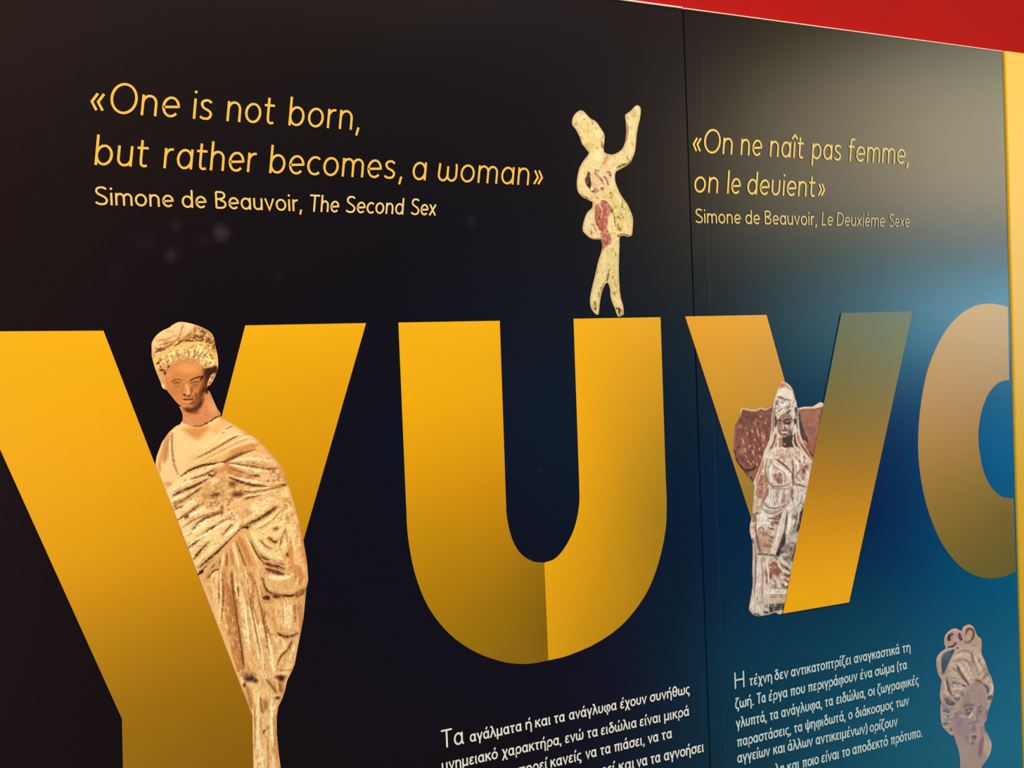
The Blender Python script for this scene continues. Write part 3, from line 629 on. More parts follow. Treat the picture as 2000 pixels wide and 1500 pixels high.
# chest and cloak
W_.ref(*BZ)
def L(pts, w1, c, a=1.0, soft=.9):
    if sum(c) < 420: W_.line(pts, w1*2.6, (204,148,94), .5, 4.5)
    W_.line(pts, w1, c, a, soft)
W_.fill([(330,110),(240,185),(160,280),(110,400),(125,520),(170,620),(230,660),(330,560),(480,480),(700,440),(900,330),(980,255),(760,115),(660,60),(480,150)], (250,212,158), 4)
W_.fill([(330,165),(400,225),(470,255),(530,205),(570,145),(500,140),(390,155)], (232,160,88), 44); W_.fill([(570,150),(680,80),(720,120),(640,200),(560,190)], (244,190,122), 40, .7)
L([(225,200),(190,290),(160,400),(130,480)], 46, (232,164,102), .85, 5); L([(240,230),(205,330),(180,450)], 22, (206,130,76), .6, 4)
L([(250,200),(245,330),(262,460),(298,560)], 9, (176,118,72)); L([(230,240),(225,340),(240,430)], 18, (252,222,176))
W_.blob(430,430,90,50,(242,196,134),.8,-30); W_.blob(215,560,50,60,(246,206,160),.8); W_.blob(215,640,40,24,(222,148,98),.8); W_.blob(140,500,14,50,(214,140,86),.7)
L([(430,270),(520,320),(640,250)], 16, (254,226,170), .8, 3); L([(470,330),(620,240),(720,160)], 14, (252,220,160), .8, 2)
# shawl roll
L([(330,560),(470,470),(620,400),(780,310),(980,255)], 90, (248,208,154), .9, 5)
L([(450,420),(600,345),(740,262),(830,215),(905,208)], 10, (160,100,54)); L([(500,440),(640,370),(800,290),(930,235)], 12, (222,160,102), .8)
L([(640,290),(760,225),(870,205)], 20, (254,228,184)); L([(820,260),(900,235),(975,258)], 14, (254,230,190))
L([(720,390),(850,340),(985,300)], 54, (226,152,88), .9, 4); L([(540,455),(680,410),(760,380)], 34, (240,188,128), .9, 4)
L([(320,575),(400,520),(520,478),(690,452),(790,410),(880,372),(960,342)], 17, (116,62,28)); L([(700,440),(800,395),(870,368)], 24, (150,84,40), .7)
L([(680,205),(720,165),(765,138)], 12, (196,138,88)); L([(690,190),(750,160)], 16, (250,222,180))
# upper fold fan
W_.fill([(700,465),(960,345),(1100,380),(1190,500),(1230,620),(1070,665),(880,640),(740,580)], (244,200,144), 8)
for p_, w1, c in [([(760,440),(900,420),(1090,440)],26,(254,232,190)),([(720,462),(860,478),(1040,500)],17,(176,110,58)),([(740,470),(900,505),(1060,540)],20,(254,234,192)),([(700,482),(830,535),(960,575)],20,(186,118,64)),
    ([(720,520),(820,560),(940,590)],44,(222,146,86)),([(740,585),(850,625),(950,650),(1070,662)],20,(124,66,30)),([(800,590),(900,610),(1030,630)],24,(252,228,182)),([(960,350),(1080,370),(1150,430)],40,(240,186,126)),
    ([(860,440),(1000,470),(1060,490)],9,(206,148,92)),([(1030,500),(1100,515),(1170,505)],18,(150,92,46)),([(950,565),(1000,572)],14,(110,64,34)),([(1100,520),(1190,600),(1240,700)],50,(244,204,150)),([(1150,480),(1210,590),(1250,660)],26,(232,170,108))]:
    L(p_, w1, c)
W_.spots([(1030,480),(1180,500),(1210,600),(1080,640)], 26, [(150,92,46),(254,228,180),(214,150,92)], 8, 16, .8, 11)
# left fold group
W_.fill([(195,690),(330,575),(520,500),(690,455),(640,560),(500,660),(430,760),(500,830),(760,860),(830,1000),(700,1180),(490,1430),(400,1220),(330,1030),(265,860)], (248,220,166), 4)
for p_, w1, c in [([(230,700),(400,610),(600,520)],26,(255,240,204)),([(250,742),(330,700),(420,665),(560,595)],20,(128,70,44)),([(400,600),(520,560),(640,500)],14,(150,88,44)),([(560,560),(600,570),(630,530)],20,(120,62,28)),
    ([(235,770),(330,745),(480,690)],26,(255,238,196)),([(255,840),(330,790),(430,720),(500,668)],17,(144,84,42)),([(250,810),(300,790),(360,770)],12,(190,128,80)),([(270,880),(360,830),(440,760)],22,(254,236,194)),
    ([(300,948),(370,900),(440,850),(520,800)],17,(150,90,46)),([(265,865),(300,845),(340,830)],12,(160,98,50)),([(310,960),(420,900),(520,850)],26,(255,242,204)),([(360,930),(385,910)],22,(130,76,40)),
    ([(330,1020),(430,950),(560,900),(740,850)],18,(200,144,88)),([(400,1060),(470,980),(560,920),(750,860)],18,(140,82,40)),([(430,1010),(560,950),(770,890)],16,(255,240,196)),([(640,980),(720,940),(770,920)],22,(208,138,84)),
    ([(340,1080),(440,1040),(560,960)],26,(255,244,210)),([(385,1190),(470,1120),(560,1040),(640,985)],17,(134,76,38)),([(400,1160),(520,1080),(660,1000),(790,950)],20,(255,243,206)),([(680,1080),(740,1010),(770,990)],14,(160,100,50)),
    ([(700,1090),(790,1020),(820,960)],26,(255,246,212)),([(420,1250),(520,1170),(640,1080),(700,1050)],20,(248,220,160)),([(430,1290),(500,1200),(560,1140)],16,(128,70,34)),([(440,1310),(560,1230),(700,1130),(790,1060)],28,(252,226,172)),
    ([(465,1370),(560,1290),(640,1220),(760,1110),(850,1010)],20,(110,56,28)),([(470,1420),(520,1380),(600,1310),(680,1240)],30,(98,46,24)),([(460,1350),(540,1270)],12,(226,180,120))]:
    L(p_, w1, c)
# hand wrapped in cloth
W_.fill([(500,720),(540,620),(640,570),(740,600),(790,680),(770,790),(640,800),(560,830),(520,800)], (226,182,118), 10); W_.blob(610,615,50,34,(252,228,178),.9); W_.blob(520,740,26,34,(200,158,88),.7)
W_.blob(690,520,90,44,(218,146,88),.8); W_.blob(620,735,60,32,(132,76,42),.95); W_.blob(650,755,20,18,(206,150,96)); W_.blob(812,728,62,30,(122,62,32),.95); W_.blob(770,640,46,30,(134,76,40),.8); W_.blob(700,700,40,40,(222,172,112),.8)
W_.spots([(560,780),(760,760),(860,900),(800,990),(620,860),(540,880)], 44, [(196,128,74),(250,222,170),(160,96,50),(234,186,124)], 9, 22, .85, 12)
W_.spots([(520,620),(760,600),(780,780),(540,800)], 26, [(196,142,84),(246,212,156),(168,106,58)], 9, 18, .6, 13)
for p_, w1, c in [([(830,690),(950,710),(1100,680),(1230,650)],20,(196,132,74)),([(880,690),(1000,680),(1100,670)],18,(252,226,176)),([(860,770),(960,745),(1080,700)],15,(150,92,46)),([(880,740),(1000,725),(1140,690)],20,(253,228,180)),([(1180,650),(1230,645)],12,(116,66,32))]:
    L(p_, w1, c)
# knee bulge and diagonal cloth
W_.fill([(860,900),(940,800),(1080,760),(1160,780),(1120,860),(1000,930),(880,1000)], (248,218,160), 14); W_.blob(980,850,70,50,(255,238,190),.8,-30); W_.blob(900,880,40,50,(212,146,88),.7)
W_.fill([(1180,700),(1250,680),(1310,850),(1350,1000),(1290,1060),(1180,1280),(1080,1290),(960,1180),(900,1060),(1060,960),(1170,840)], (248,220,160), 8)
for p_, w1, c in [([(870,1000),(1000,935),(1090,880),(1150,830)],26,(128,78,36)),([(850,1018),(915,1012)],24,(84,46,22)),([(940,1010),(1050,960),(1180,860)],28,(252,228,172)),([(960,1040),(1100,960),(1200,850)],13,(206,158,98)),
    ([(1180,760),(1210,840),(1170,980)],20,(230,186,122)),([(1100,1010),(1180,980),(1230,860)],20,(254,236,184)),([(1250,700),(1290,840),(1280,960)],34,(246,206,134)),([(1190,800),(1240,780),(1270,820)],20,(236,190,120)),
    ([(1075,1100),(1130,1140),(1170,1120)],22,(138,80,42)),([(1120,1030),(1160,1020)],20,(150,94,50)),([(900,1060),(940,1160),(1010,1260),(1100,1300),(1215,1335)],17,(142,82,44)),([(1000,1120),(1060,1180),(1110,1200)],12,(180,118,66)),
    ([(940,1080),(1010,1180),(1110,1260),(1190,1280)],30,(254,236,188)),([(1140,1200),(1190,1090),(1240,980)],22,(252,226,168)),([(1170,1190),(1200,1080),(1230,1020)],10,(170,108,58)),([(1040,1325),(1110,1350),(1210,1370)],36,(126,62,42)),([(1080,1300),(1200,1310)],24,(232,178,134)),
    ([(1220,1060),(1260,1150),(1270,1340),(1260,1440)],44,(230,160,96)),([(1330,990),(1370,1150),(1400,1330)],60,(232,166,104)),([(1300,1060),(1290,1150),(1310,1220)],18,(254,230,176)),([(1255,1040),(1250,1180)],14,(250,222,164)),([(1340,1040),(1345,1180)],14,(250,218,158)),([(1240,1235),(1240,1260)],18,(130,74,36))]:
    L(p_, w1, c)
W_.spots([(1200,680),(1300,860),(1340,1000),(1240,960),(1180,820)], 26, [(214,152,88),(254,228,170)], 8, 18, .6, 14, 1.8, 80)
# skirt
W_.fill([(700,1170),(860,1020),(930,1100),(1010,1260),(1060,1340),(1200,1400),(1230,1460),(1200,1700),(700,1700),(500,1440)], (234,184,124), 8)
for p_, w1, c in [([(640,1290),(600,1360),(540,1450)],18,(250,220,166)),([(690,1240),(680,1330),(660,1500)],22,(252,226,174)),([(640,1300),(560,1400),(520,1480)],10,(150,90,44)),([(665,1270),(640,1400),(600,1500)],10,(166,104,54)),([(720,1230),(715,1340),(720,1500)],14,(176,108,58)),
    ([(770,1150),(810,1300),(860,1500)],24,(253,228,174)),([(750,1190),(770,1330),(800,1500)],26,(218,146,88)),([(820,1090),(880,1220),(960,1420)],44,(222,150,90)),([(800,1130),(850,1270),(930,1480)],12,(168,104,54)),([(870,1070),(950,1240),(1030,1440)],16,(252,226,172)),
    ([(920,1130),(970,1230),(1040,1330)],13,(150,88,44)),([(980,1280),(1030,1380),(1060,1480)],30,(240,196,134)),([(1080,1420),(1180,1440),(1230,1400)],40,(254,234,196)),([(1100,1380),(1180,1390)],12,(190,120,80)),([(590,1430),(580,1480)],20,(254,230,170))]:
    L(p_, w1, c)
W_.ref(*LZ)
W_.fill([(90,100),(200,20),(560,30),(860,60),(870,130),(835,400),(800,580),(770,740),(700,850),(400,850),(370,840),(220,470)], (236,190,130), 20, .75)
for p_, w1, c in [([(130,110),(170,60),(215,40)],14,(160,96,48)),([(120,150),(170,160),(195,260),(200,380)],30,(244,206,150)),([(160,110),(190,60)],16,(254,228,160)),([(205,60),(205,250),(215,440)],16,(250,222,166)),([(228,30),(228,220),(222,440)],15,(252,224,168)),([(212,120),(214,300)],6,(150,88,44)),
    ([(265,150),(290,300),(330,520),(360,780)],84,(214,138,78)),([(300,200),(330,420),(370,700)],34,(204,124,66)),([(250,20),(262,200),(255,300)],16,(222,152,92)),([(310,60),(320,180),(335,260)],20,(196,116,62)),([(320,20),(345,150),(390,260)],18,(250,220,164)),([(350,170),(360,240)],12,(130,66,30)),
    ([(340,260),(350,420),(380,640),(388,800)],10,(156,92,44)),([(400,20),(430,180),(500,480),(540,800)],20,(253,230,178)),([(370,150),(400,400),(420,620)],34,(250,222,168)),([(430,300),(470,500),(520,760)],18,(254,234,184)),([(450,230),(500,480),(545,760)],11,(196,132,76)),
    ([(440,60),(470,160),(450,300)],26,(212,142,84)),([(490,60),(510,180),(520,330)],28,(244,206,148)),([(520,440),(520,500),(530,540)],40,(253,232,182)),([(540,340),(570,480),(590,640)],20,(206,134,78)),([(480,440),(500,520),(520,600)],12,(200,128,72)),([(570,520),(600,700),(620,800)],40,(250,222,168)),
    ([(400,640),(450,720),(470,790)],40,(238,190,132)),([(380,480),(410,520),(420,600)],20,(254,234,188)),([(560,380),(590,470),(600,500)],26,(244,208,150)),([(240,480),(270,500),(300,560)],14,(238,184,120)),([(260,540),(300,530),(310,580)],10,(250,210,150)),([(275,350),(285,385)],10,(242,190,120))]:
    L(p_, w1, c)
W_.spots([(230,100),(520,60),(600,480),(600,760),(390,800),(240,470)], 120, [(204,130,72),(252,226,172),(226,164,102),(170,104,56),(254,236,190)], 4, 11, .65, 21, 2.2, 78)
# gathered pockets on the right
for p_, w1, c in [([(560,40),(620,60),(690,80)],26,(132,70,46)),([(560,80),(640,110),(720,90)],34,(254,232,194)),([(780,20),(800,90),(790,150)],60,(226,152,88)),([(790,100),(780,160)],26,(250,214,150)),([(560,140),(600,205),(720,215),(790,190),(850,150)],34,(246,200,142)),
    ([(535,110),(560,190),(620,225),(740,238),(800,212),(862,178)],18,(126,66,32)),([(545,250),(580,255)],34,(92,40,20)),([(610,240),(660,248)],24,(116,52,28)),([(780,250),(820,220),(850,190)],26,(160,92,52)),([(800,280),(815,380),(810,480)],34,(222,150,96)),
    ([(640,280),(660,400),(670,480)],60,(246,204,146)),([(720,280),(735,380),(730,480)],46,(254,232,184)),([(690,300),(690,420)],14,(214,150,92)),([(610,300),(625,440),(650,490)],20,(232,172,112)),([(770,300),(775,420)],16,(200,128,76)),([(625,490),(660,515),(760,505),(810,490)],22,(238,184,124)),
    ([(640,508),(680,530),(740,532),(800,508)],17,(116,50,24)),([(690,535),(730,540)],18,(84,32,16)),([(620,540),(690,600),(640,740)],50,(248,218,162)),([(755,560),(720,630),(670,680),(640,745)],13,(138,78,38)),([(790,560),(770,680),(700,790)],54,(248,214,158)),([(770,600),(730,700)],20,(254,230,184)),
    ([(580,600),(605,760)],12,(254,234,186)),([(640,770),(700,790),(740,780)],20,(206,146,90))]:
    L(p_, w1, c)
W_.spots([(580,240),(850,180),(800,560),(770,740),(640,760),(580,480)], 50, [(204,134,80),(252,226,174),(226,166,108)], 4, 10, .6, 22, 1.8, 85)
# torn hem and stump
W_.fill([(370,840),(480,780),(620,800),(740,790),(700,930),(650,1050),(638,1130),(640,1250),(655,1400),(668,1500),(690,1760),(470,1760),(467,1300),(465,1130),(430,1000)], (242,208,152), 6)
W_.blob(430,820,60,30,(150,96,48),.8); W_.blob(440,845,46,24,(74,34,16),1); W_.blob(485,860,22,18,(92,46,22),.9); W_.blob(402,890,14,22,(90,46,24),.9); W_.blob(665,832,46,18,(110,52,26),.9); W_.blob(672,850,26,26,(78,28,16),.95); W_.blob(645,985,22,16,(110,54,26),.95)
for p_, w1, c in [([(375,830),(390,880)],14,(252,220,190)),([(420,900),(440,980),(455,1060)],24,(196,142,74)),([(480,890),(480,1000),(480,1300),(490,1500)],30,(250,222,168)),([(520,980),(525,1050),(535,1100)],12,(140,84,40)),([(550,1000),(560,1040),(555,1070)],26,(196,134,80)),([(560,850),(600,890),(640,950)],20,(176,112,62)),
    ([(520,860),(560,930),(540,960)],30,(238,200,140)),([(660,880),(670,940)],30,(190,116,68)),([(640,870),(650,950)],14,(250,214,160)),([(540,1250),(545,1225),(555,1225)],9,(120,66,30)),([(600,1000),(600,1150),(600,1300)],36,(252,228,178)),([(620,1100),(625,1300),(640,1480)],24,(222,170,112)),
    ([(520,1120),(520,1250)],26,(232,184,126)),([(500,1300),(520,1400),(520,1500)],50,(254,236,194)),([(570,1260),(575,1400),(580,1600)],16,(214,156,98)),([(600,1400),(620,1560)],20,(252,226,176)),([(475,1100),(478,1200)],12,(214,150,90))]:
    L(p_, w1, c)
W_.spots([(470,1060),(640,1040),(660,1400),(690,1700),(470,1700)], 70, [(206,146,88),(254,236,192),(228,178,118),(170,110,60)], 5, 12, .55, 23, 1.9, 88)
W_.ref(*BZ)
UP = [(210,690),(480,500),(720,465),(1000,360),(1190,500),(1300,850),(1400,1320),(1200,1400),(1010,1260),(860,1020),(490,1430),(330,1030),(195,690)]
W_.weather(UP, (208,146,88), 3.0, 10, 62, .57, .26, 111); W_.weather(UP, (255,240,200), 2.6, 9, 62, .60, .34, 112); W_.weather(UP, (160,98,52), 1.8, 6, 62, .68, .4, 113)
W_.ref(*LZ)
LO = [(90,100),(220,-20),(420,-60),(560,0),(870,60),(835,400),(770,740),(700,860),(640,1200),(680,1750),(470,1750),(460,1100),(370,840),(220,470)]
W_.weather(LO, (200,132,76), 2.4, 14, -8, .55, 0.20, 114); W_.weather(LO, (255,238,194), 2.2, 12, -8, .58, 0.24, 115); W_.weather(LO, (148,88,44), 1.6, 7, -8, .66, 0.30, 116); W_.weather(LO, (226,160,106), 4, 7, -8, .6, 0.20, 117)
RIM = zo(*BZ, [(660,60),(755,110),(900,200),(990,262),(1100,372),(1190,490),(1262,670),(1310,850),(1350,1000),(1382,1150),(1410,1320)])+zo(*LZ, [(870,120),(855,190),(835,400),(800,580),(770,740),(745,800),(700,930),(650,1050),(638,1130),(640,1250),(655,1400),(668,1500),(690,1755)])
W_.ref(*LZ)
for p_, w1, c in [([(300,60),(330,300),(385,640),(400,790)],11,(150,86,42)),([(240,60),(245,250),(232,420)],9,(140,80,38)),([(420,120),(460,360),(520,640),(560,800)],10,(176,110,60)),([(520,300),(560,520),(600,720)],11,(160,98,54)),([(480,120),(520,330),(545,470)],9,(176,112,62)),
    ([(395,260),(420,460),(440,640)],18,(255,240,198)),([(470,360),(520,600),(545,770)],15,(255,241,200)),([(575,560),(600,680),(612,780)],18,(255,240,200)),([(330,120),(352,260)],13,(255,236,186)),([(200,60),(190,140)],12,(255,236,190)),([(690,270),(700,380),(700,470)],14,(255,242,206)),([(760,80),(700,110),(620,100)],16,(255,240,206)),
    ([(600,1020),(600,1180),(610,1340)],18,(255,242,206)),([(505,930),(500,1100),(505,1300)],14,(255,240,204)),([(640,1290),(655,1420)],12,(206,146,92)),([(475,1000),(480,1200),(475,1400)],9,(196,132,76))]:
    W_.line(p_, w1, c, .85)
W_.ref(0, 0, 1); W_.line(RIM, 9, (206,140,84), .45, 6, False)
W_.tone(212, 1.2); W_.C = np.clip(W_.C*np.array([1.03, .985, .92]), 2, 255)
W_.daub(2.3, .62, 6, 7)
WOMAN = zo(*HZ, [(540,1320),(510,1365),(430,1412)])+zo(*BZ, [(290,132),(220,195),(160,280),(115,400)])+[(303,909),(345,1015),(492,1397),(494,1500),(496,1568)] \
    + zo(*LZ, [(690,1755),(668,1500),(655,1400),(640,1250),(638,1130),(650,1050),(680,990),(700,930),(715,860),(745,800),(770,740),(800,580),(835,400),(855,190),(870,120),(865,55)]) \
    + zo(*BZ, [(1410,1320),(1382,1150),(1350,1000),(1310,850),(1262,670),(1190,490),(1100,372),(990,262),(900,200),(755,110),(672,60)])+zo(*HZ, [(1003,1262),(880,1335),(745,1388),(600,1400)])
woman = W_.part('draped_woman_print', WOMAN, left, left.location, 3, 'flat printed photograph of a terracotta woman wrapped in a cream cloak, between the arms of the leftmost letter', 0)
W_.part('printed_neck', zo(*HZ, NECK), woman, left.location, 3.35, 'terracotta neck with a dark crack at its base')
W_.part('printed_face', zo(*HZ, FACE), woman, left.location, 3.7, 'orange terracotta face looking down')
W_.part('printed_hair', zo(*HZ, HAIR), woman, left.location, 4.05, 'cream curled hair wound up on top')

# ---- dancing figure standing on the middle letter
DZ = (1090, 190, 6.522); EZ = (1090, 390, 6.25)
D_ = Print((1108, 200, 1260, 624), (240, 214, 142))
D_.ref(*DZ)
def L(pts, w1, c, a=1.0, soft=.9): D_.line(pts, w1, c, a, soft)
D_.fill([(200,200),(330,180),(420,280),(580,450),(560,640),(400,690),(300,560),(200,380)], (240,216,136), 10)
D_.blob(300,230,80,60,(252,226,180),.9); D_.blob(480,420,70,90,(250,232,170),.8,-30); D_.blob(380,440,70,80,(234,206,112),.8); D_.blob(380,610,70,40,(214,184,92),.9); D_.blob(460,560,60,50,(236,212,130),.7)
L([(235,180),(300,200),(260,240),(220,260)], 12, (226,170,130)); D_.blob(225,345,30,26,(178,148,80),.9); D_.blob(280,370,30,30,(206,168,100),.8); D_.blob(200,300,16,30,(244,206,160),.8)
L([(430,310),(440,350)], 20, (196,140,84)); L([(470,370),(490,410)], 18, (214,164,100)); L([(560,490),(570,525)], 14, (150,96,44)); L([(555,570),(560,640)], 30, (206,110,60)); L([(540,560),(570,580)], 9, (110,54,24)); L([(540,630),(570,640)], 9, (120,60,30))
L([(275,500),(300,540)], 14, (190,150,80)); L([(340,630),(420,690)], 18, (206,168,96), .7); D_.blob(490,645,10,9,(180,150,60))
# neck and torso
D_.fill([(390,690),(575,650),(590,720),(560,830),(520,930),(420,900),(380,780)], (244,222,150), 8); D_.blob(500,740,40,70,(252,236,176),.9)
L([(380,720),(350,790),(300,860)], 14, (226,160,110), .8); L([(400,780),(380,900),(370,960)], 16, (222,188,118), .7)
D_.fill([(570,720),(700,735),(740,940),(725,1050),(640,1150),(540,1200),(440,1160),(400,960),(520,920)], (238,204,150), 8)
for p_, w1, c in [([(620,725),(600,800),(560,860)],24,(214,140,100)),([(660,740),(620,800),(600,860)],16,(236,184,144)),([(580,760),(590,790)],10,(190,104,72)),([(720,740),(715,800)],34,(222,150,112)),([(680,760),(660,860),(690,940)],40,(246,220,160)),
    ([(460,925),(490,930),(520,940)],14,(104,54,24)),([(460,950),(490,990),(540,1040),(570,1100)],30,(206,130,92)),([(520,950),(540,1000),(600,1050)],20,(250,226,180)),([(620,945),(650,960),(690,1000)],26,(196,112,84)),([(640,990),(685,1005)],12,(120,54,34)),
    ([(580,1010),(620,1060),(640,1140)],22,(190,110,70)),([(570,1015),(610,1020)],12,(110,56,28)),([(590,1050),(600,1120),(620,1150)],14,(244,210,160)),([(540,1160),(580,1180),(620,1180)],44,(200,106,76)),([(540,1165),(575,1150)],10,(110,54,30)),
    ([(430,1000),(440,1100),(500,1160)],60,(232,190,136)),([(540,1040),(580,1110)],12,(140,78,40)),([(690,900),(700,1050),(680,1150)],40,(246,226,160)),([(440,1190),(470,1200),(520,1180)],40,(206,118,86)),([(450,1170),(490,1160)],9,(110,54,30))]:
    L(p_, w1, c)
# bent arm on the left with the dark gap
D_.fill([(330,810),(270,900),(240,1050),(240,1150),(300,1260),(400,1300),(450,1280),(430,1220),(360,1150),(330,1080),(360,950),(400,800)], (242,218,140), 5)
D_.blob(290,1010,36,110,(250,230,160),.8,10); D_.blob(280,1180,40,50,(246,218,160),.8); L([(330,1180),(400,1220),(460,1260)], 40, (240,208,150)); L([(270,1230),(330,1260),(380,1280)], 16, (170,140,70))
L([(330,1260),(360,1285),(420,1300)], 12, (130,76,40)); L([(380,1290),(420,1300)], 16, (224,150,120))
D_.fill([(370,960),(395,950),(410,1060),(420,1130),(400,1170),(360,1110),(340,1060)], (84,66,14), 8); D_.fill([(345,1080),(400,1050),(415,1130),(395,1160),(360,1120)], (66,48,22), 6); L([(340,1040),(400,1040)], 10, (110,86,30)); L([(400,1170),(440,1200),(470,1180)], 14, (96,44,24)); L([(430,1100),(420,1180),(450,1160)], 22, (250,222,170))
# raised arm
D_.fill([(690,735),(780,690),(830,630),(855,540),(862,430),(850,240),(980,110),(1045,150),(1020,360),(990,600),(975,700),(920,830),(790,920),(735,945),(700,880)], (240,216,146), 6)
D_.blob(1010,140,32,32,(246,226,206),.95); D_.blob(960,200,36,50,(206,180,120),.7); L([(930,230),(960,245),(1000,230)], 16, (196,156,100)); L([(960,140),(940,200)], 16, (220,190,160)); L([(870,240),(900,290)], 16, (180,140,74)); L([(860,220),(890,260)], 10, (252,236,196))
L([(875,320),(880,420),(870,520),(850,580)], 26, (206,126,92)); L([(920,290),(910,420),(900,560)], 22, (248,226,168)); L([(990,280),(980,420),(970,520)], 30, (234,210,142)); D_.blob(930,380,20,40,(214,186,116),.7); L([(1000,240),(1000,270)], 14, (180,156,80)); L([(1000,320),(1003,330)], 10, (120,96,30))
L([(995,520),(985,640)], 12, (224,150,110)); L([(930,580),(960,610)], 26, (222,170,120)); D_.blob(850,660,40,40,(224,196,120),.6); D_.blob(780,780,50,50,(240,214,140),.7); D_.blob(930,690,24,50,(246,224,160),.7)
for p_, w1, c in [([(740,900),(800,870),(860,850),(920,830)],26,(120,100,20)),([(750,920),(830,895),(890,860)],14,(160,134,40)),([(815,840),(825,870)],14,(110,80,10)),([(870,750),(890,800)],18,(190,160,80)),([(900,800),(920,815)],24,(180,120,100)),([(945,750),(930,780)],10,(110,60,20)),([(820,680),(840,700)],12,(186,156,84)),([(700,880),(730,930)],20,(252,232,180))]:
    L(p_, w1, c)
# skirt
D_.fill([(640,1120),(760,1200),(880,1370),(940,1500),(1000,1700),(690,1700),(660,1420),(560,1280),(520,1230)], (236,212,128), 8)
D_.spots([(560,1230),(760,1210),(900,1420),(930,1700),(720,1650),(660,1400)], 60, [(190,166,74),(248,230,160),(214,184,100),(150,124,40)], 8, 20, .7, 31)
for p_, w1, c in [([(660,1210),(670,1240)],18,(150,124,40)),([(750,1245),(760,1265)],14,(140,110,30)),([(650,1280),(680,1270)],12,(110,90,20)),([(815,1310),(810,1390),(830,1400)],12,(130,96,24)),([(720,1230),(780,1300),(840,1400)],34,(250,232,168)),([(560,1250),(640,1290)],30,(232,206,120)),
    ([(540,1330),(590,1320),(640,1380),(690,1480)],22,(150,64,40)),([(600,1340),(650,1400)],40,(196,96,76)),([(450,1320),(480,1380)],20,(170,90,50)),([(430,1300),(460,1400),(440,1480)],40,(238,188,140)),([(490,1300),(520,1340),(540,1440)],24,(244,200,150)),([(470,1260),(520,1300)],16,(206,128,100)),([(580,1400),(600,1440)],16,(240,190,150)),([(640,1370),(670,1420)],12,(110,50,30))]:
    L(p_, w1, c)
D_.ref(*EZ)
D_.fill([(440,90),(480,60),(560,20),(620,60),(640,150),(600,260),(640,400),(650,520),(600,610),(540,620),(525,480),(480,330),(445,240)], (200,92,70), 8)
for p_, w1, c in [([(560,110),(560,250),(580,350)],60,(210,96,80)),([(490,170),(480,260),(510,340)],44,(190,80,58)),([(530,150),(520,230)],14,(240,180,140)),([(600,380),(620,470),(640,520)],44,(206,112,86)),([(570,400),(590,480)],40,(196,90,68)),([(560,540),(570,610)],50,(200,96,60)),([(470,170),(450,240),(490,340)],10,(140,52,36)),([(500,60),(540,130)],20,(246,200,150)),([(560,20),(610,60),(650,150)],20,(160,70,44)),([(630,80),(670,180)],14,(110,70,24)),([(470,60),(470,110)],12,(150,76,40))]:
    L(p_, w1, c)
D_.fill([(415,100),(350,160),(310,270),(297,360),(325,415),(400,475),(440,488),(520,460),(500,380),(450,270),(445,160)], (238,210,150), 6)
D_.blob(370,270,50,90,(248,228,176),.8,10); D_.blob(370,380,50,50,(246,214,170),.6); L([(385,370),(400,400),(390,430)], 12, (190,130,70)); L([(430,280),(450,360),(500,400)], 16, (196,120,70)); L([(400,300),(420,310)], 18, (190,150,80)); L([(420,330),(440,420),(480,450)], 20, (248,222,180)); L([(390,465),(440,485),(500,470)], 18, (120,80,30)); L([(500,480),(540,500)], 24, (150,60,40)); L([(430,100),(430,150)], 30, (240,196,150)); L([(470,370),(520,400)], 26, (250,220,180)); L([(410,380),(410,420)], 8, (120,70,30))
D_.fill([(620,200),(680,220),(720,330),(790,420),(740,480),(740,620),(640,600),(650,480),(600,360),(610,260)], (246,226,152), 8)
D_.spots([(640,200),(740,450),(730,600),(660,560),(610,300)], 22, [(224,196,110),(252,236,170),(200,164,80)], 10, 20, .6, 32)
for p_, w1, c in [([(680,180),(690,260),(700,330)],18,(124,104,24)),([(720,200),(760,240)],18,(150,126,40)),([(790,210),(800,220)],14,(120,96,10)),([(740,160),(780,180)],16,(170,146,60)),([(820,170),(840,180)],12,(150,124,40)),([(730,340),(760,370)],44,(196,120,60)),([(720,430),(790,420),(870,440)],14,(120,80,24)),([(720,440),(750,450)],20,(150,60,30)),([(850,435),(860,450)],14,(110,80,20)),([(690,390),(760,410)],20,(252,230,170)),([(780,10),(775,90)],12,(130,100,30)),([(870,250),(890,380)],30,(240,210,130)),([(800,280),(820,380)],40,(246,222,140))]:
    L(p_, w1, c)
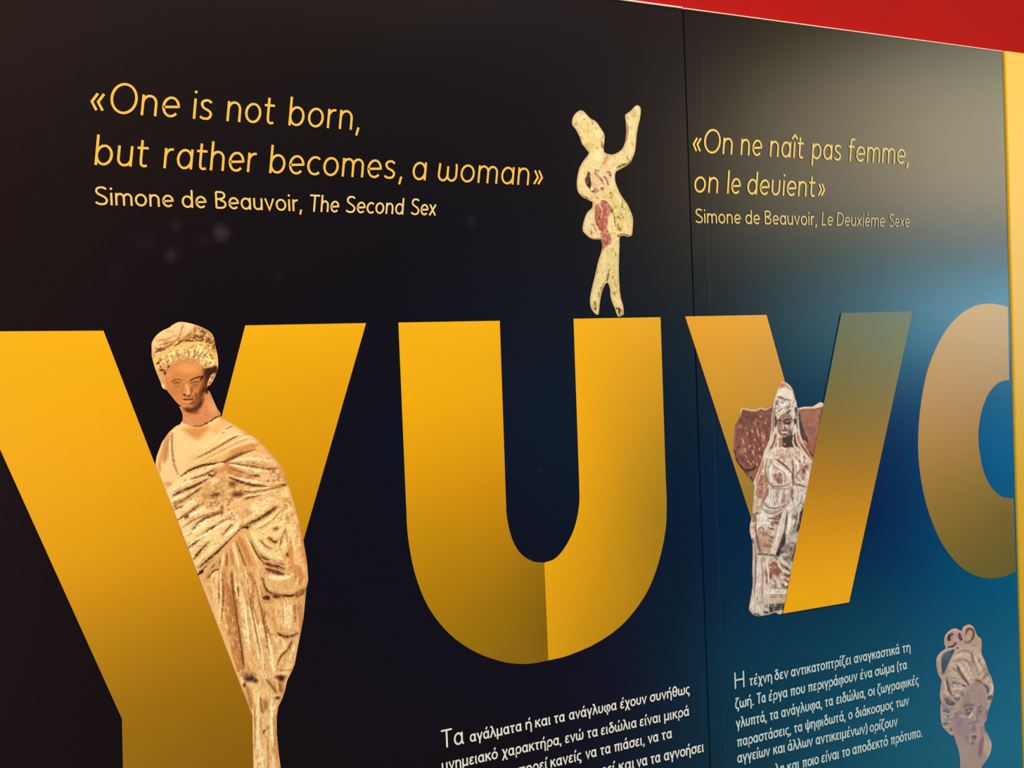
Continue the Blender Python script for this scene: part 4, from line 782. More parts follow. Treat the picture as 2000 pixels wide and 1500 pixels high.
# legs
D_.fill([(600,560),(745,500),(745,700),(740,900),(765,1200),(800,1390),(740,1430),(690,1330),(635,1150),(620,900),(600,1030),(520,1180),(480,1405),(395,1320),(390,1190),(440,960),(480,780),(540,620)], (236,212,136), 6)
D_.blob(700,620,40,60,(246,224,150),.8); D_.blob(560,700,40,70,(248,226,156),.7); D_.blob(540,900,50,120,(240,216,146),.6,15); D_.blob(440,1200,44,90,(250,230,176),.7,10); D_.blob(690,900,46,140,(234,210,132),.7); D_.blob(720,1240,40,80,(250,230,170),.8)
for p_, w1, c in [([(630,830),(610,920),(600,1010)],12,(120,92,20)),([(600,900),(595,1010)],14,(150,116,40)),([(480,890),(490,880)],18,(150,130,40)),([(535,870),(540,900)],12,(190,160,70)),([(640,600),(680,610)],40,(206,180,100)),([(650,620),(670,625)],14,(140,110,30)),([(695,650),(705,690)],16,(170,136,50)),([(600,630),(610,640)],14,(180,150,70)),
    ([(660,940),(670,950)],22,(150,126,40)),([(680,975),(690,980)],18,(170,140,50)),([(560,1010),(540,1060),(500,1100)],16,(160,130,50)),([(540,1040),(520,1140)],26,(196,150,80)),([(490,1130),(500,1180)],12,(140,110,40)),([(680,1000),(710,1060)],36,(206,180,90)),([(670,1120),(690,1160)],24,(170,136,60)),([(715,1080),(705,1150)],10,(190,140,60)),([(740,1100),(755,1130)],10,(190,70,30)),
    ([(440,1240),(450,1290)],40,(196,146,80)),([(440,1330),(460,1330)],26,(150,74,40)),([(460,1290),(455,1350)],14,(120,60,30)),([(470,1350),(480,1395)],20,(244,220,170)),([(410,1300),(440,1370)],14,(246,222,170)),([(700,1320),(740,1330),(770,1350)],26,(120,72,44)),([(740,1330),(745,1400)],22,(84,44,30)),([(770,1340),(785,1390)],20,(214,150,130)),([(710,1370),(725,1410)],16,(230,190,150)),([(770,1390),(750,1410)],12,(110,60,40)),([(500,680),(480,780)],12,(206,170,96))]:
    L(p_, w1, c)
D_.spots([(540,620),(740,560),(760,1180),(640,1080),(520,1100),(410,1180)], 34, [(196,164,80),(252,234,172),(216,184,104)], 6, 14, .55, 33)
DANCER = zo(*DZ, [(290,165),(330,185),(370,230),(420,277),(480,310),(545,400),(585,470),(590,530),(577,620),(582,682),(605,712),(690,730),(780,690),(830,630),(855,540),(865,430),(860,320),(850,240),(870,210),(920,175),(980,112),(1020,106),(1050,145),(1045,250),(1020,360),(1000,480),(990,600),(975,700),(945,780),(920,830),(860,880),(790,920),(737,950),(722,1020),(735,1100),(780,1210),(830,1290),(880,1360),(915,1440)]) \
    + zo(*EZ, [(880,130),(905,200),(914,250),(905,400),(890,440),(850,455),(800,440),(752,455),(748,560),(742,720),(740,900),(750,1080),(765,1200),(792,1290),(800,1390),(785,1410),(740,1430),(715,1400),(690,1330),(660,1260),(635,1170),(633,1100),(612,1030),(595,1015),(570,1040),(545,1100),(520,1180),(505,1290),(495,1390),(475,1405),(440,1385),(395,1310),(388,1200),(410,1080),(440,960),(470,830),(490,740),(525,640),(535,560),(515,492),(440,490),(390,470),(320,410),(295,360),(310,270),(350,160),(410,100),(418,40)]) \
    + zo(*DZ, [(425,1330),(370,1302),(300,1265),(250,1200),(235,1100),(245,1000),(270,900),(320,810),(385,722),(378,690),(330,630),(300,590),(265,490),(215,400),(180,360),(175,300),(200,230),(250,180)])
D_.ref(0, 0, 1)
D_.weather(DANCER, (226,206,160), 5, 7, 20, .52, 0.30, 121, 2); D_.weather(DANCER, (250,236,196), 4, 6, 20, .56, 0.30, 122, 2); D_.weather(DANCER, (176,148,84), 1.7, 2.2, 0, .69, 0.35, 123, 2)
D_.weather(DANCER, (120,94,50), 1.3, 1.8, 0, .77, .65, 124, 1.5); D_.weather(DANCER, (222,166,126), 3.5, 5, 70, .66, 0.20, 125, 2)
D_.edge(DANCER, 4.5, (178,138,80), .5)
D_.daub(1.9, .55, 6, 9); D_.C *= np.array([.955, .945, .97]); D_.tone(205, 1.18)
dancer = D_.part('dancer_print', DANCER, left, left.location, 3, 'flat printed photograph of a pale clay dancing figurine with one arm raised, standing on the middle letter', 3)
HD = zo(*DZ, [(290,165),(330,185),(370,230),(420,277),(480,310),(545,400),(585,470),(590,530),(577,625),(540,648),(460,655),(385,692),(330,630),(300,590),(265,490),(215,400),(180,360),(175,300),(200,230),(250,180)])
D_.part('printed_head', HD, dancer, left.location, 3.4, 'featureless yellowish head in a tall pointed cap', 3)

# ---- enthroned figure between the arms of the third letter
SZ = (1410, 730, 6.0); TZ = (1430, 950, 5.5556)
Q_ = Print((1428, 740, 1616, 1208), (232, 216, 196))
Q_.ref(*SZ)
def L(pts, w1, c, a=1.0, soft=.9):
    if sum(c) < 360: Q_.line(pts, w1*2.2, (176,140,124), .4, 4)
    Q_.line(pts, w1, c, a, soft)
WL = [(205,460),(250,396),(330,415),(400,415),(450,390),(510,410),(570,385),(600,345),(600,420),(585,520),(590,640),(580,720),(540,800),(500,880),(470,980),(440,1080),(400,1180),(370,1262),(345,1260),(290,1190),(230,1110),(170,1030),(155,970),(135,900),(140,700),(150,600),(190,530)]
WR = [(884,405),(960,385),(1060,385),(1214,361),(1185,475),(1140,700),(1096,945),(1060,1030),(1030,960),(970,850),(920,740),(895,620),(890,500)]
Q_.fill(WL, (150,82,66), 4); Q_.fill(WR, (170,98,76), 4)
L([(205,500),(220,420),(250,400),(330,420),(400,420),(450,395),(510,412),(575,385)], 34, (240,206,160), 1, 1.2); L([(195,520),(215,440)], 20, (232,190,140)); L([(885,415),(960,395),(1060,392),(1210,368)], 30, (240,222,200), 1, 1)
Q_.blob(330,520,130,70,(132,72,62),.8); Q_.blob(470,700,80,180,(158,84,66),.6); Q_.blob(230,800,70,150,(168,102,80),.6); Q_.blob(450,500,70,60,(154,84,70),.6); Q_.blob(320,950,90,100,(160,92,72),.6); Q_.blob(1090,520,60,110,(186,116,92),.8,15); Q_.blob(1010,460,50,50,(198,126,100),.6); Q_.blob(1060,780,30,110,(180,108,80),.7); Q_.blob(1120,700,24,60,(206,148,116),.6)
Q_.spots([(180,560),(540,430),(570,700),(470,950),(360,1120),(180,960)], 90, [(128,68,58),(182,114,92),(206,150,128),(164,90,70),(112,56,46)], 10, 24, .65, 41, 1.6, 70)
Q_.spots([(910,430),(1190,400),(1100,900),(1040,920),(960,720)], 40, [(190,122,96),(156,86,68),(206,146,118)], 12, 26, .6, 42)
for x, y, l in [(290,680,40),(240,760,60),(410,650,40),(420,690,40),(460,680,70),(490,690,70),(480,730,50),(320,830,30),(265,870,50),(360,890,60),(430,860,40),(300,1010,30),(360,1010,40),(400,1040,40),(270,940,40),(440,950,40),(500,560,30),(440,480,30),(380,760,30),(350,660,26),(330,1040,30),(480,820,40)]:
    L([(x,y),(x+8,y+l)], 17, (222,168,146))
L([(155,970),(200,1060),(260,1120),(340,1130),(400,1080)], 34, (84,38,40)); L([(190,1040),(260,1130),(320,1200)], 26, (96,44,44)); L([(140,880),(160,960)], 16, (70,30,24)); L([(340,1180),(380,1180)], 50, (170,110,60)); L([(330,1200),(360,1255)], 22, (110,66,34)); L([(160,620),(145,760),(150,880)], 20, (168,116,86), .7)
L([(895,480),(910,600),(950,720),(1000,800)], 60, (104,58,58)); L([(905,460),(900,560)], 24, (90,52,52)); L([(1020,900),(1060,960),(1090,950)], 24, (124,66,50)); L([(1100,800),(1130,760)], 14, (220,160,130))
# veil and shoulders
Q_.fill([(600,340),(560,720),(540,840),(480,980),(430,1150),(370,1290),(358,1520),(990,1520),(1065,1100),(1070,1030),(1000,900),(930,760),(900,600),(885,420),(850,260),(830,190),(740,95),(665,120),(640,200),(620,270)], (230,212,194), 6)
Q_.fill([(690,92),(740,98),(790,130),(835,195),(760,180),(680,170),(650,190),(662,120)], (216,146,106), 6); Q_.blob(700,140,24,24,(196,110,74),.8); L([(680,100),(740,105),(800,160),(832,195)], 14, (246,214,190)); Q_.blob(730,190,60,40,(236,224,216),.9); Q_.blob(680,240,40,30,(240,232,224),.9); Q_.blob(790,240,30,40,(236,222,206),.9)
L([(640,275),(690,275),(730,300),(800,310)], 18, (142,84,66)); L([(830,190),(850,260),(860,300)], 12, (60,44,40)); Q_.blob(740,350,70,46,(246,242,238),.95); Q_.blob(690,410,50,50,(238,230,222),.9); L([(640,310),(620,400),(610,480)], 22, (196,170,150)); L([(650,300),(640,340),(660,360)], 14, (140,110,96)); L([(830,320),(860,380)], 24, (220,206,196))
Q_.spots([(630,320),(840,320),(870,420),(760,430),(640,470)], 26, [(130,100,90),(250,246,242),(196,176,160),(160,120,104)], 8, 17, .8, 43)
for p_, w1, c in [([(600,400),(585,520),(590,640),(575,720)],22,(206,170,146)),([(610,420),(600,560),(600,680)],12,(150,110,92)),([(620,490),(630,560),(620,620)],24,(92,54,44)),([(640,470),(660,520),(680,500)],24,(236,224,212)),([(885,430),(880,560),(885,680)],16,(206,180,160)),([(875,440),(870,560),(880,640)],10,(120,86,74)),
    ([(840,430),(870,400),(860,470)],18,(70,44,40)),([(800,420),(770,450),(740,470)],26,(110,60,48)),([(850,520),(855,590)],24,(60,36,30)),([(830,470),(850,500)],18,(240,230,222)),([(835,560),(830,620)],16,(214,196,180)),([(800,400),(840,440)],20,(238,226,214))]:
    L(p_, w1, c)
# face
SF = [(690,480),(740,460),(800,480),(828,540),(830,640),(815,720),(770,760),(710,745),(660,690),(645,600),(650,540)]
Q_.fill(SF, (168,126,106), 5); Q_.blob(690,650,34,60,(190,150,130),.8); Q_.blob(760,490,50,22,(176,122,100),.8); Q_.blob(800,620,24,60,(204,180,164),.7)
for p_, w1, c in [([(715,560),(750,540),(812,530)],22,(70,40,40)),([(720,570),(770,580),(800,560)],28,(88,54,52)),([(650,545),(690,545)],18,(74,46,42)),([(655,580),(690,580)],16,(140,104,92)),([(710,580),(712,620),(715,650)],20,(214,186,168)),([(745,600),(760,630)],34,(222,206,196)),([(730,620),(745,650)],18,(120,80,72)),([(700,655),(730,668),(750,655)],14,(76,42,38)),
    ([(695,690),(730,680),(770,700)],20,(232,214,202)),([(710,705),(740,715),(760,705)],12,(100,60,54)),([(720,735),(750,735)],20,(214,186,170)),([(790,660),(810,720)],26,(128,84,70)),([(660,650),(680,700)],20,(140,96,82)),([(820,560),(815,640)],16,(230,216,206))]:
    L(p_, w1, c)
# neck and chest
Q_.fill([(700,750),(830,720),(835,860),(770,880),(690,840)], (96,58,56), 10); Q_.fill([(640,760),(700,750),(700,850),(640,870)], (196,130,106), 8); Q_.blob(730,825,16,16,(216,176,156),1); Q_.blob(760,850,60,24,(88,52,48),.8)
Q_.fill([(620,880),(760,860),(880,880),(900,1000),(780,1050),(660,990)], (206,146,118), 14); Q_.blob(740,920,80,40,(198,128,98),.7); Q_.blob(800,1000,40,50,(214,168,146),.7)
for p_, w1, c in [([(630,700),(600,800),(560,900)],24,(130,78,60)),([(610,690),(580,790),(540,870),(490,960)],36,(232,206,182)),([(655,760),(650,830),(655,890)],20,(244,226,208)),([(690,850),(720,880),(750,880)],24,(240,222,206)),([(560,900),(610,880),(620,900)],34,(246,236,226)),([(640,800),(620,860)],16,(190,124,96)),
    ([(850,700),(855,800),(900,880),(960,980)],22,(96,50,40)),([(880,680),(900,780),(960,880),(1010,960)],30,(206,130,100)),([(835,730),(830,800),(850,860)],20,(222,196,176)),([(880,860),(940,950),(990,1020),(1050,1080)],40,(238,216,200)),([(920,820),(980,900),(1050,1010)],16,(150,80,60)),([(960,780),(985,830)],22,(220,170,140)),([(950,960),(980,1000)],10,(120,60,46)),
    ([(500,960),(560,980),(620,980),(700,1030),(780,1090)],26,(244,236,226)),([(640,985),(700,1040),(770,1100)],14,(120,80,70)),([(530,1000),(560,1060),(540,1140)],34,(228,216,204)),([(480,1000),(460,1100),(420,1200)],40,(214,160,136)),([(510,980),(500,1080),(480,1150)],20,(246,238,230)),
    ([(580,1010),(620,1060),(650,1080)],26,(240,234,226)),([(560,1060),(540,1160),(560,1260)],16,(190,170,154)),([(600,1080),(570,1180),(590,1280)],24,(236,226,214)),([(700,1080),(760,1120),(800,1200)],34,(240,230,220)),([(820,1040),(860,1100),(870,1200)],34,(228,206,190)),([(890,1050),(930,1000),(960,1060)],34,(246,238,230)),([(910,1040),(900,1010)],16,(130,90,76)),
    ([(830,1160),(830,1240),(840,1290)],18,(120,66,54)),([(830,1290),(820,1400)],24,(176,110,90)),([(1000,1080),(960,1110),(940,1160)],60,(172,84,70)),([(940,1100),(970,1170)],20,(140,60,52)),([(870,1180),(910,1230),(960,1270)],22,(238,226,214)),([(1030,1130),(1010,1230),(990,1320)],30,(240,220,196)),([(850,1300),(900,1305),(970,1320)],16,(130,80,70)),([(960,1190),(930,1240)],14,(150,120,104)),([(900,1130),(890,1180)],10,(120,84,74))]:
    L(p_, w1, c)
Q_.fill([(610,1170),(690,1160),(705,1250),(680,1290),(620,1250),(600,1210)], (168,106,90), 10); L([(640,1240),(670,1285)], 18, (106,66,56)); L([(650,1180),(640,1220)], 10, (196,150,130)); Q_.blob(720,1240,20,50,(230,216,206),.8)
Q_.spots([(500,1000),(800,1040),(820,1340),(560,1330),(520,1180)], 50, [(250,246,240),(196,180,168),(216,190,172),(150,124,112)], 9, 20, .6, 44, 1.7, 65)
Q_.spots([(840,1020),(1050,1080),(1000,1420),(850,1400)], 34, [(250,246,240),(190,160,146),(160,110,96),(220,196,180)], 9, 18, .6, 45, 1.5, 100)
# arm on the left, waist
Q_.fill([(450,1180),(510,1200),(540,1350),(500,1460),(400,1460),(390,1380),(420,1280)], (178,104,78), 10); Q_.blob(470,1300,40,70,(184,104,78),.8); L([(500,1200),(520,1290),(535,1360)], 16, (140,76,60)); L([(380,1300),(372,1400),(362,1500)], 30, (238,214,190)); L([(430,1150),(400,1260)], 30, (226,186,160)); L([(420,1470),(480,1490)], 40, (220,190,170))
Q_.fill([(560,1350),(820,1340),(840,1520),(520,1520)], (240,234,226), 10)
for x in (575,610,640,670,700,735,765,800): L([(x,1340),(x-6,1440),(x-16,1520)], 12, (204,190,178), .8)
L([(740,1420),(780,1400),(770,1480)], 40, (176,104,86)); L([(820,1330),(815,1450)], 18, (150,100,86)); L([(590,1340),(570,1345)], 24, (160,110,96)); L([(900,1380),(960,1460)], 40, (226,214,204)); L([(940,1340),(970,1380)], 20, (190,160,144))
Q_.ref(*TZ)
Q_.fill([(235,0),(400,0),(345,150),(330,300),(250,400),(205,340),(220,200)], (222,196,174), 10); Q_.fill([(270,0),(390,10),(350,140),(290,120),(255,90)], (178,104,80), 8); L([(330,160),(305,230)], 22, (150,96,80)); Q_.blob(290,190,40,50,(228,206,186),.8); L([(280,210),(260,240)], 20, (214,170,140)); L([(220,300),(240,340),(230,380)], 50, (150,124,104)); L([(255,290),(275,290)], 20, (120,96,84))
Q_.fill([(380,60),(640,0),(820,0),(790,200),(740,260),(600,250),(470,330),(380,340),(300,330),(340,180)], (234,226,216), 10)
for x in (400,430,460,490,520): L([(x,20),(x-12,110),(x+10,190)], 13, (196,180,168), .85)
L([(480,60),(450,160),(465,200)], 9, (130,90,80)); L([(590,90),(570,130),(570,180)], 44, (176,90,66)); L([(640,10),(655,60),(640,110)], 16, (160,100,84)); L([(620,80),(610,150)], 20, (236,222,210)); L([(690,40),(770,50),(790,120)], 40, (240,234,226)); L([(750,180),(770,200)], 20, (120,100,92)); Q_.blob(690,230,40,40,(190,176,166),.8); Q_.blob(770,40,20,30,(206,170,150),.7)
for p_, w1, c in [([(270,330),(340,330),(420,350),(480,380)],70,(242,238,230)),([(360,210),(430,250),(520,240)],30,(236,228,220)),([(350,250),(420,270),(500,250)],9,(150,124,112)),([(370,320),(430,345),(500,310),(570,240)],16,(120,76,66)),([(440,340),(490,345),(520,300)],40,(146,90,78)),([(500,290),(560,240),(600,200)],22,(238,224,212)),
    ([(420,400),(480,390),(490,410)],30,(150,92,78)),([(410,400),(440,430)],14,(110,66,56)),([(390,440),(420,460),(450,460)],24,(150,94,80)),([(370,420),(430,440)],22,(246,242,236)),([(340,450),(300,450),(275,490)],12,(120,70,56)),([(280,370),(270,420),(260,480)],30,(240,232,224)),([(230,400),(210,460),(200,520)],40,(230,206,182)),([(200,440),(240,450)],18,(196,150,120)),([(245,420),(240,500)],14,(190,150,124))]:
    L(p_, w1, c)
Q_.fill([(280,480),(340,455),(400,480),(440,540),(420,640),(400,740),(320,730),(290,660),(270,560)], (206,168,144), 8); Q_.spots([(290,480),(420,520),(400,720),(310,700)], 30, [(160,90,72),(226,196,172),(180,120,100)], 10, 22, .7, 46)
L([(260,560),(290,660),(310,720)], 12, (100,76,66)); L([(390,500),(430,540),(450,570)], 22, (240,232,224)); L([(400,540),(450,560)], 16, (120,70,60)); L([(320,650),(380,640),(430,650)], 24, (170,100,82)); L([(400,580),(430,600)], 26, (180,116,96))
Q_.fill([(560,240),(530,400),(500,560),(430,730),(470,740),(520,620),(560,480),(580,320),(600,260)], (224,208,190), 8); L([(580,260),(555,400),(520,520),(470,640)], 36, (232,222,208)); L([(590,290),(575,420),(570,520)], 12, (110,80,76)); L([(480,440),(460,560),(450,680)], 34, (206,184,160)); L([(500,480),(480,600)], 14, (236,226,216))
Q_.fill([(600,280),(760,200),(790,240),(720,500),(690,640),(600,600),(570,540),(580,400)], (206,192,182), 10); L([(610,300),(620,400),(600,520)], 40, (240,234,228)); L([(640,380),(680,370),(650,420)], 24, (236,228,222)); Q_.fill([(730,290),(775,225),(760,330),(740,420),(700,500),(690,440),(720,380)], (66,44,54), 10); L([(670,320),(690,340)], 30, (76,64,64)); L([(680,420),(670,480),(640,520)], 40, (170,154,146)); L([(700,560),(690,600),(650,600)], 30, (230,218,210)); L([(650,560),(610,570)], 16, (120,106,100)); Q_.blob(660,270,36,40,(186,172,164),.8); Q_.blob(630,560,30,30,(226,214,204),.8)
Q_.fill([(570,480),(575,600),(540,700),(500,760),(470,745),(510,620),(545,520)], (64,46,62), 8); Q_.fill([(570,620),(690,600),(670,740),(640,860),(560,800),(520,720)], (150,138,128), 12); L([(580,650),(640,680),(600,700)], 24, (110,100,94)); L([(530,740),(620,740)], 30, (214,204,194)); L([(560,700),(520,720)], 14, (80,66,70)); L([(600,760),(570,800),(600,840)], 30, (110,100,92)); L([(640,800),(650,860)], 24, (234,224,214)); L([(690,650),(660,740),(640,820)], 18, (70,50,52)); L([(620,620),(660,640)], 22, (196,186,176))
# throne legs and lower drapery
Q_.fill([(205,580),(270,600),(300,730),(400,740),(560,800),(640,900),(600,1120),(550,1290),(540,1360),(300,1410),(185,1345),(215,1100),(215,760)], (228,210,194), 8)
for p_, w1, c in [([(250,520),(270,640),(300,720)],20,(150,124,108)),([(215,560),(225,620)],22,(140,112,90)),([(300,720),(360,740),(440,745),(490,790)],16,(96,76,68)),([(280,730),(320,735)],20,(120,96,84)),([(230,720),(225,900),(230,1100)],18,(236,222,208)),([(260,740),(255,900),(250,1060)],10,(150,104,92)),
    ([(285,780),(300,900),(290,1040)],12,(146,84,72)),([(280,760),(270,960),(260,1150)],20,(242,232,224)),([(320,780),(340,800)],44,(176,156,140)),([(350,880),(370,960),(370,1060)],24,(166,92,76)),([(340,860),(350,1000),(360,1100)],16,(232,214,202)),([(330,930),(330,1060)],26,(222,196,180)),
    ([(440,830),(470,880),(520,930)],70,(168,86,68)),([(410,850),(420,940),(410,1000)],30,(160,80,62)),([(460,900),(480,960)],60,(172,92,76)),([(420,880),(400,870)],20,(230,206,190)),([(440,960),(470,990)],26,(236,222,208)),([(500,780),(540,840),(600,900)],20,(226,212,200)),([(540,850),(590,890),(620,920)],24,(90,66,60)),([(520,830),(560,880)],14,(130,86,76)),
    ([(560,950),(600,970),(630,960)],26,(140,66,56)),([(540,1000),(580,1020),(610,1040)],20,(150,74,60)),([(530,1050),(570,1090),(600,1085)],24,(130,64,56)),([(600,920),(570,920)],26,(240,230,220)),([(520,970),(560,1000)],24,(238,226,214)),([(570,1050),(600,1060)],18,(236,222,210)),([(450,1080),(470,1090)],50,(206,150,120)),([(430,1050),(490,1060)],16,(242,236,228)),
    ([(380,1120),(480,1130),(580,1140)],60,(240,232,222)),([(400,1200),(480,1200),(570,1195)],26,(190,140,116)),([(410,1180),(480,1170),(580,1180)],10,(150,110,96)),([(420,1230),(500,1240),(560,1230)],30,(206,176,150)),([(330,1180),(350,1240)],60,(226,212,200)),([(220,1120),(215,1250),(200,1330)],24,(240,232,224)),([(250,1100),(270,1250),(280,1330)],30,(236,222,210)),([(265,1180),(275,1280)],12,(176,120,104)),([(300,1180),(305,1340)],14,(206,190,176))]:
    L(p_, w1, c)
Q_.fill([(400,1275),(555,1260),(548,1345),(410,1370)], (66,60,60), 6); L([(440,1300),(500,1320)], 26, (84,78,78)); L([(395,1270),(560,1258)], 16, (190,170,154)); L([(350,1300),(385,1300)], 40, (160,148,138)); L([(340,1360),(390,1370)], 26, (96,86,80)); L([(350,1330),(400,1340)], 18, (216,204,192)); L([(230,1380),(300,1400)], 26, (110,98,88)); L([(430,1370),(540,1345)], 16, (226,216,206)); L([(190,1330),(230,1360)], 22, (190,176,162))
Q_.spots([(225,620),(560,800),(600,1000),(540,1250),(300,1380),(200,1320)], 80, [(250,246,240),(190,166,150),(216,190,172),(164,120,104)], 7, 15, .55, 47, 1.8, 80)
Q_.ref(*SZ)
BODY = [(600,880),(900,880),(1060,1040),(1000,1520),(360,1520),(380,1280),(470,1060)]
Q_.weather([(560,860),(900,880),(930,1040),(780,1080),(640,1010)], (240,228,216), 3, 6, 15, .48, 0.60, 131, 2)
Q_.weather([(400,1170),(530,1190),(550,1400),(480,1480),(380,1440)], (222,176,150), 2.5, 6, 10, .5, 0.56, 132, 1)
Q_.weather(BODY, (160,104,88), 1.9, 6, 12, .56, 0.33, 133, 1.5); Q_.weather(BODY, (248,244,238), 2.0, 6, 12, .56, 0.38, 134, 1.5); Q_.weather(BODY, (128,96,88), 1.3, 3.5, 20, .66, 0.35, 135, 1)
Q_.weather(WL, (116,62,54), 2.4, 4, 10, .56, 0.35, 136, 2); Q_.weather(WL, (200,146,124), 1.7, 4, 10, .62, 0.40, 137, 2); Q_.weather(WR, (194,128,102), 3, 5, 20, .55, 0.25, 138, 2); Q_.weather(WR, (130,72,58), 2.4, 4, 10, .62, 0.25, 139, 2)
Q_.weather([(620,300),(860,300),(880,560),(840,600),(800,470),(690,470),(650,560),(600,520)], (120,90,80), 1.6, 2.6, 20, .56, 0.64, 140, 1); Q_.weather([(620,200),(840,200),(870,420),(620,420)], (250,246,240), 1.8, 3, 20, .58, 0.40, 141, 1)
Q_.weather([(600,700),(500,960),(440,1140),(560,980),(640,800)], (170,110,88), 1.6, 6, 25, .55, 0.35, 142, 1)
Q_.ref(*TZ)
LEGS = [(230,0),(820,0),(700,560),(640,900),(550,1350),(300,1410),(185,1345),(215,1000),(190,440)]
Q_.weather(LEGS, (176,124,106), 1.9, 7, 6, .57, 0.30, 143, 1.5); Q_.weather(LEGS, (248,243,236), 2.0, 6, 6, .58, 0.35, 144, 1.5); Q_.weather(LEGS, (120,98,92), 1.4, 4, 10, .65, 0.33, 145, 1); Q_.weather(LEGS, (206,186,168), 4, 8, 6, .6, 0.23, 146, 1.5)
SEAT = zo(*SZ, [(690,92),(740,98),(790,130),(832,190),(852,262),(872,340),(887,402),(960,385),(1060,383),(1212,361)])+[(1588,905),(1540,1140),(1527,1198)] \
    + zo(*TZ, [(470,1365),(400,1390),(330,1402),(290,1410),(230,1395),(185,1345),(180,1310),(205,1170),(220,1050),(215,900),(220,760),(215,600),(190,510),(190,420),(207,340),(215,260),(225,130),(235,10)])+zo(*SZ, [(365,1420),(374,1310),(345,1260),(290,1190),(230,1110),(170,1030),(155,970),(135,900),(137,800),(140,700),(150,600),(190,530),(205,460),(217,412),(250,395),(330,415),(400,415),(450,390),(510,410),(562,388),(600,340),(620,270),(645,190),(660,120)])
Q_.ref(*SZ)
Q_.weather([(620,860),(760,850),(890,880),(900,980),(780,1040),(650,980)], (240,226,212), 2.4, 5, 30, .46, .6, 161, 2)
for p_, w1, c in [([(520,1010),(505,1120),(525,1230),(580,1310),(680,1320),(790,1290)],15,(150,108,94)),([(560,1000),(600,1080),(680,1120)],12,(170,128,112)),([(620,990),(700,1050),(770,1110),(820,1170)],15,(112,70,60)),([(820,1000),(830,1100),(825,1200),(830,1300)],15,(120,66,54)),
    ([(590,1060),(560,1150),(580,1250)],22,(250,245,238)),([(640,1080),(720,1120),(770,1190)],18,(250,245,238)),([(850,1000),(890,1080),(880,1180)],20,(250,245,238)),([(980,1120),(1010,1200),(1000,1290)],18,(248,240,230)),([(860,1290),(930,1310),(990,1325)],12,(110,70,60)),([(900,1130),(870,1200),(920,1260)],12,(150,110,96)),
    ([(700,1130),(740,1200),(730,1280)],12,(168,130,116)),([(470,1080),(430,1180),(400,1300)],14,(180,112,88)),([(540,1340),(520,1420),(480,1500)],14,(140,86,70)),([(820,1330),(812,1420),(830,1500)],14,(130,80,66)),([(600,1340),(720,1350),(820,1335)],11,(150,112,98))]:
    L(p_, w1, c, .85)
for x in (560,590,620,655,690,725,760,795): L([(x,1350),(x-8,1440),(x-22,1530)], 11, (172,140,126) if x % 2 else (252,248,242), .8)
Q_.ref(*TZ)
for p_, w1, c in [([(340,170),(400,230),(500,230),(600,190)],13,(140,96,84)),([(320,240),(400,290),(500,270),(570,220)],11,(150,106,92)),([(300,300),(380,330),(440,320)],12,(252,248,242)),([(260,370),(250,450),(270,560),(300,680)],12,(120,90,80)),([(300,400),(360,390),(420,410)],18,(250,245,238)),
    ([(600,270),(585,400),(560,500),(520,620)],10,(110,76,74)),([(640,270),(620,360),(615,470)],14,(250,246,240)),([(550,280),(520,400),(480,540),(440,680)],13,(250,245,236)),([(700,280),(690,380),(660,460)],12,(110,92,92)),([(760,90),(740,170),(700,220)],12,(150,120,110)),
    ([(245,620),(250,800),(245,1000),(235,1200)],9,(150,108,96)),([(320,820),(330,980),(320,1140),(330,1280)],10,(160,112,98)),([(290,760),(300,900),(290,1100)],13,(252,248,242)),([(370,780),(385,900),(390,1050)],13,(250,244,236)),([(480,800),(520,880),(560,930)],12,(250,244,236)),([(440,1010),(470,1050),(460,1110)],11,(150,92,76)),([(340,1140),(430,1160),(560,1160)],12,(252,248,242)),([(380,1100),(470,1105),(580,1100)],9,(160,116,100))]:
    L(p_, w1, c, .85)
Q_.ref(0, 0, 1); Q_.edge(SEAT, 2.6, (150,120,104), .5)
Q_.tone(200, 1.14)
Q_.daub(1.7, .55, 5, 11)
seat = Q_.part('enthroned_figure_print', SEAT, right, right.location, 3, 'flat printed photograph of a weathered white and red terracotta figure with a pointed crown, between the arms of the third letter', 2)
WRm = WR[:]
Q_.part('printed_throne_back', zo(*SZ, WL), seat, right.location, 3.4, 'dark reddish brown side of the throne back on the left', 2)
Q_.part('printed_throne_back', zo(*SZ, WR), seat, right.location, 3.4, 'reddish brown side of the throne back on the right', 2)
Q_.part('printed_face', zo(*SZ, SF), seat, right.location, 3.7, 'shadowed brown face', 3)

# ---- marble head at the lower right
UZ = (1800, 1200, 5.0)
B_ = Print((1824, 1214, 1944, 1576), (176, 150, 146))
B_.ref(*UZ)
def L(pts, w1, c, a=1.0, soft=1.0): B_.line(pts, w1, c, a, soft)
BH = [(465,95),(505,125),(540,205),(575,235),(585,300),(580,380),(610,440),(640,530),(682,630),(700,700),(694,800),(660,880),(630,850),(610,760),(580,690),(520,660),(480,700),(430,760),(385,850),(370,920),(330,960),(310,1060),(300,1180),(240,1140),(200,1090),(185,1020),(180,900),(190,860),(175,800),(185,690),(190,640),(160,580),(140,490),(150,410),(190,360),(230,330),(215,270),(230,200),(280,150),(330,135),(385,160),(410,115)]
BF = [(520,662),(580,690),(610,760),(632,850),(640,960),(630,1030),(612,1060),(600,1140),(570,1230),(510,1285),(440,1260),(380,1180),(320,1140),(300,1060),(340,960),(370,920),(385,850),(430,760),(480,700)]
B_.fill(BH, (188,160,146), 4)
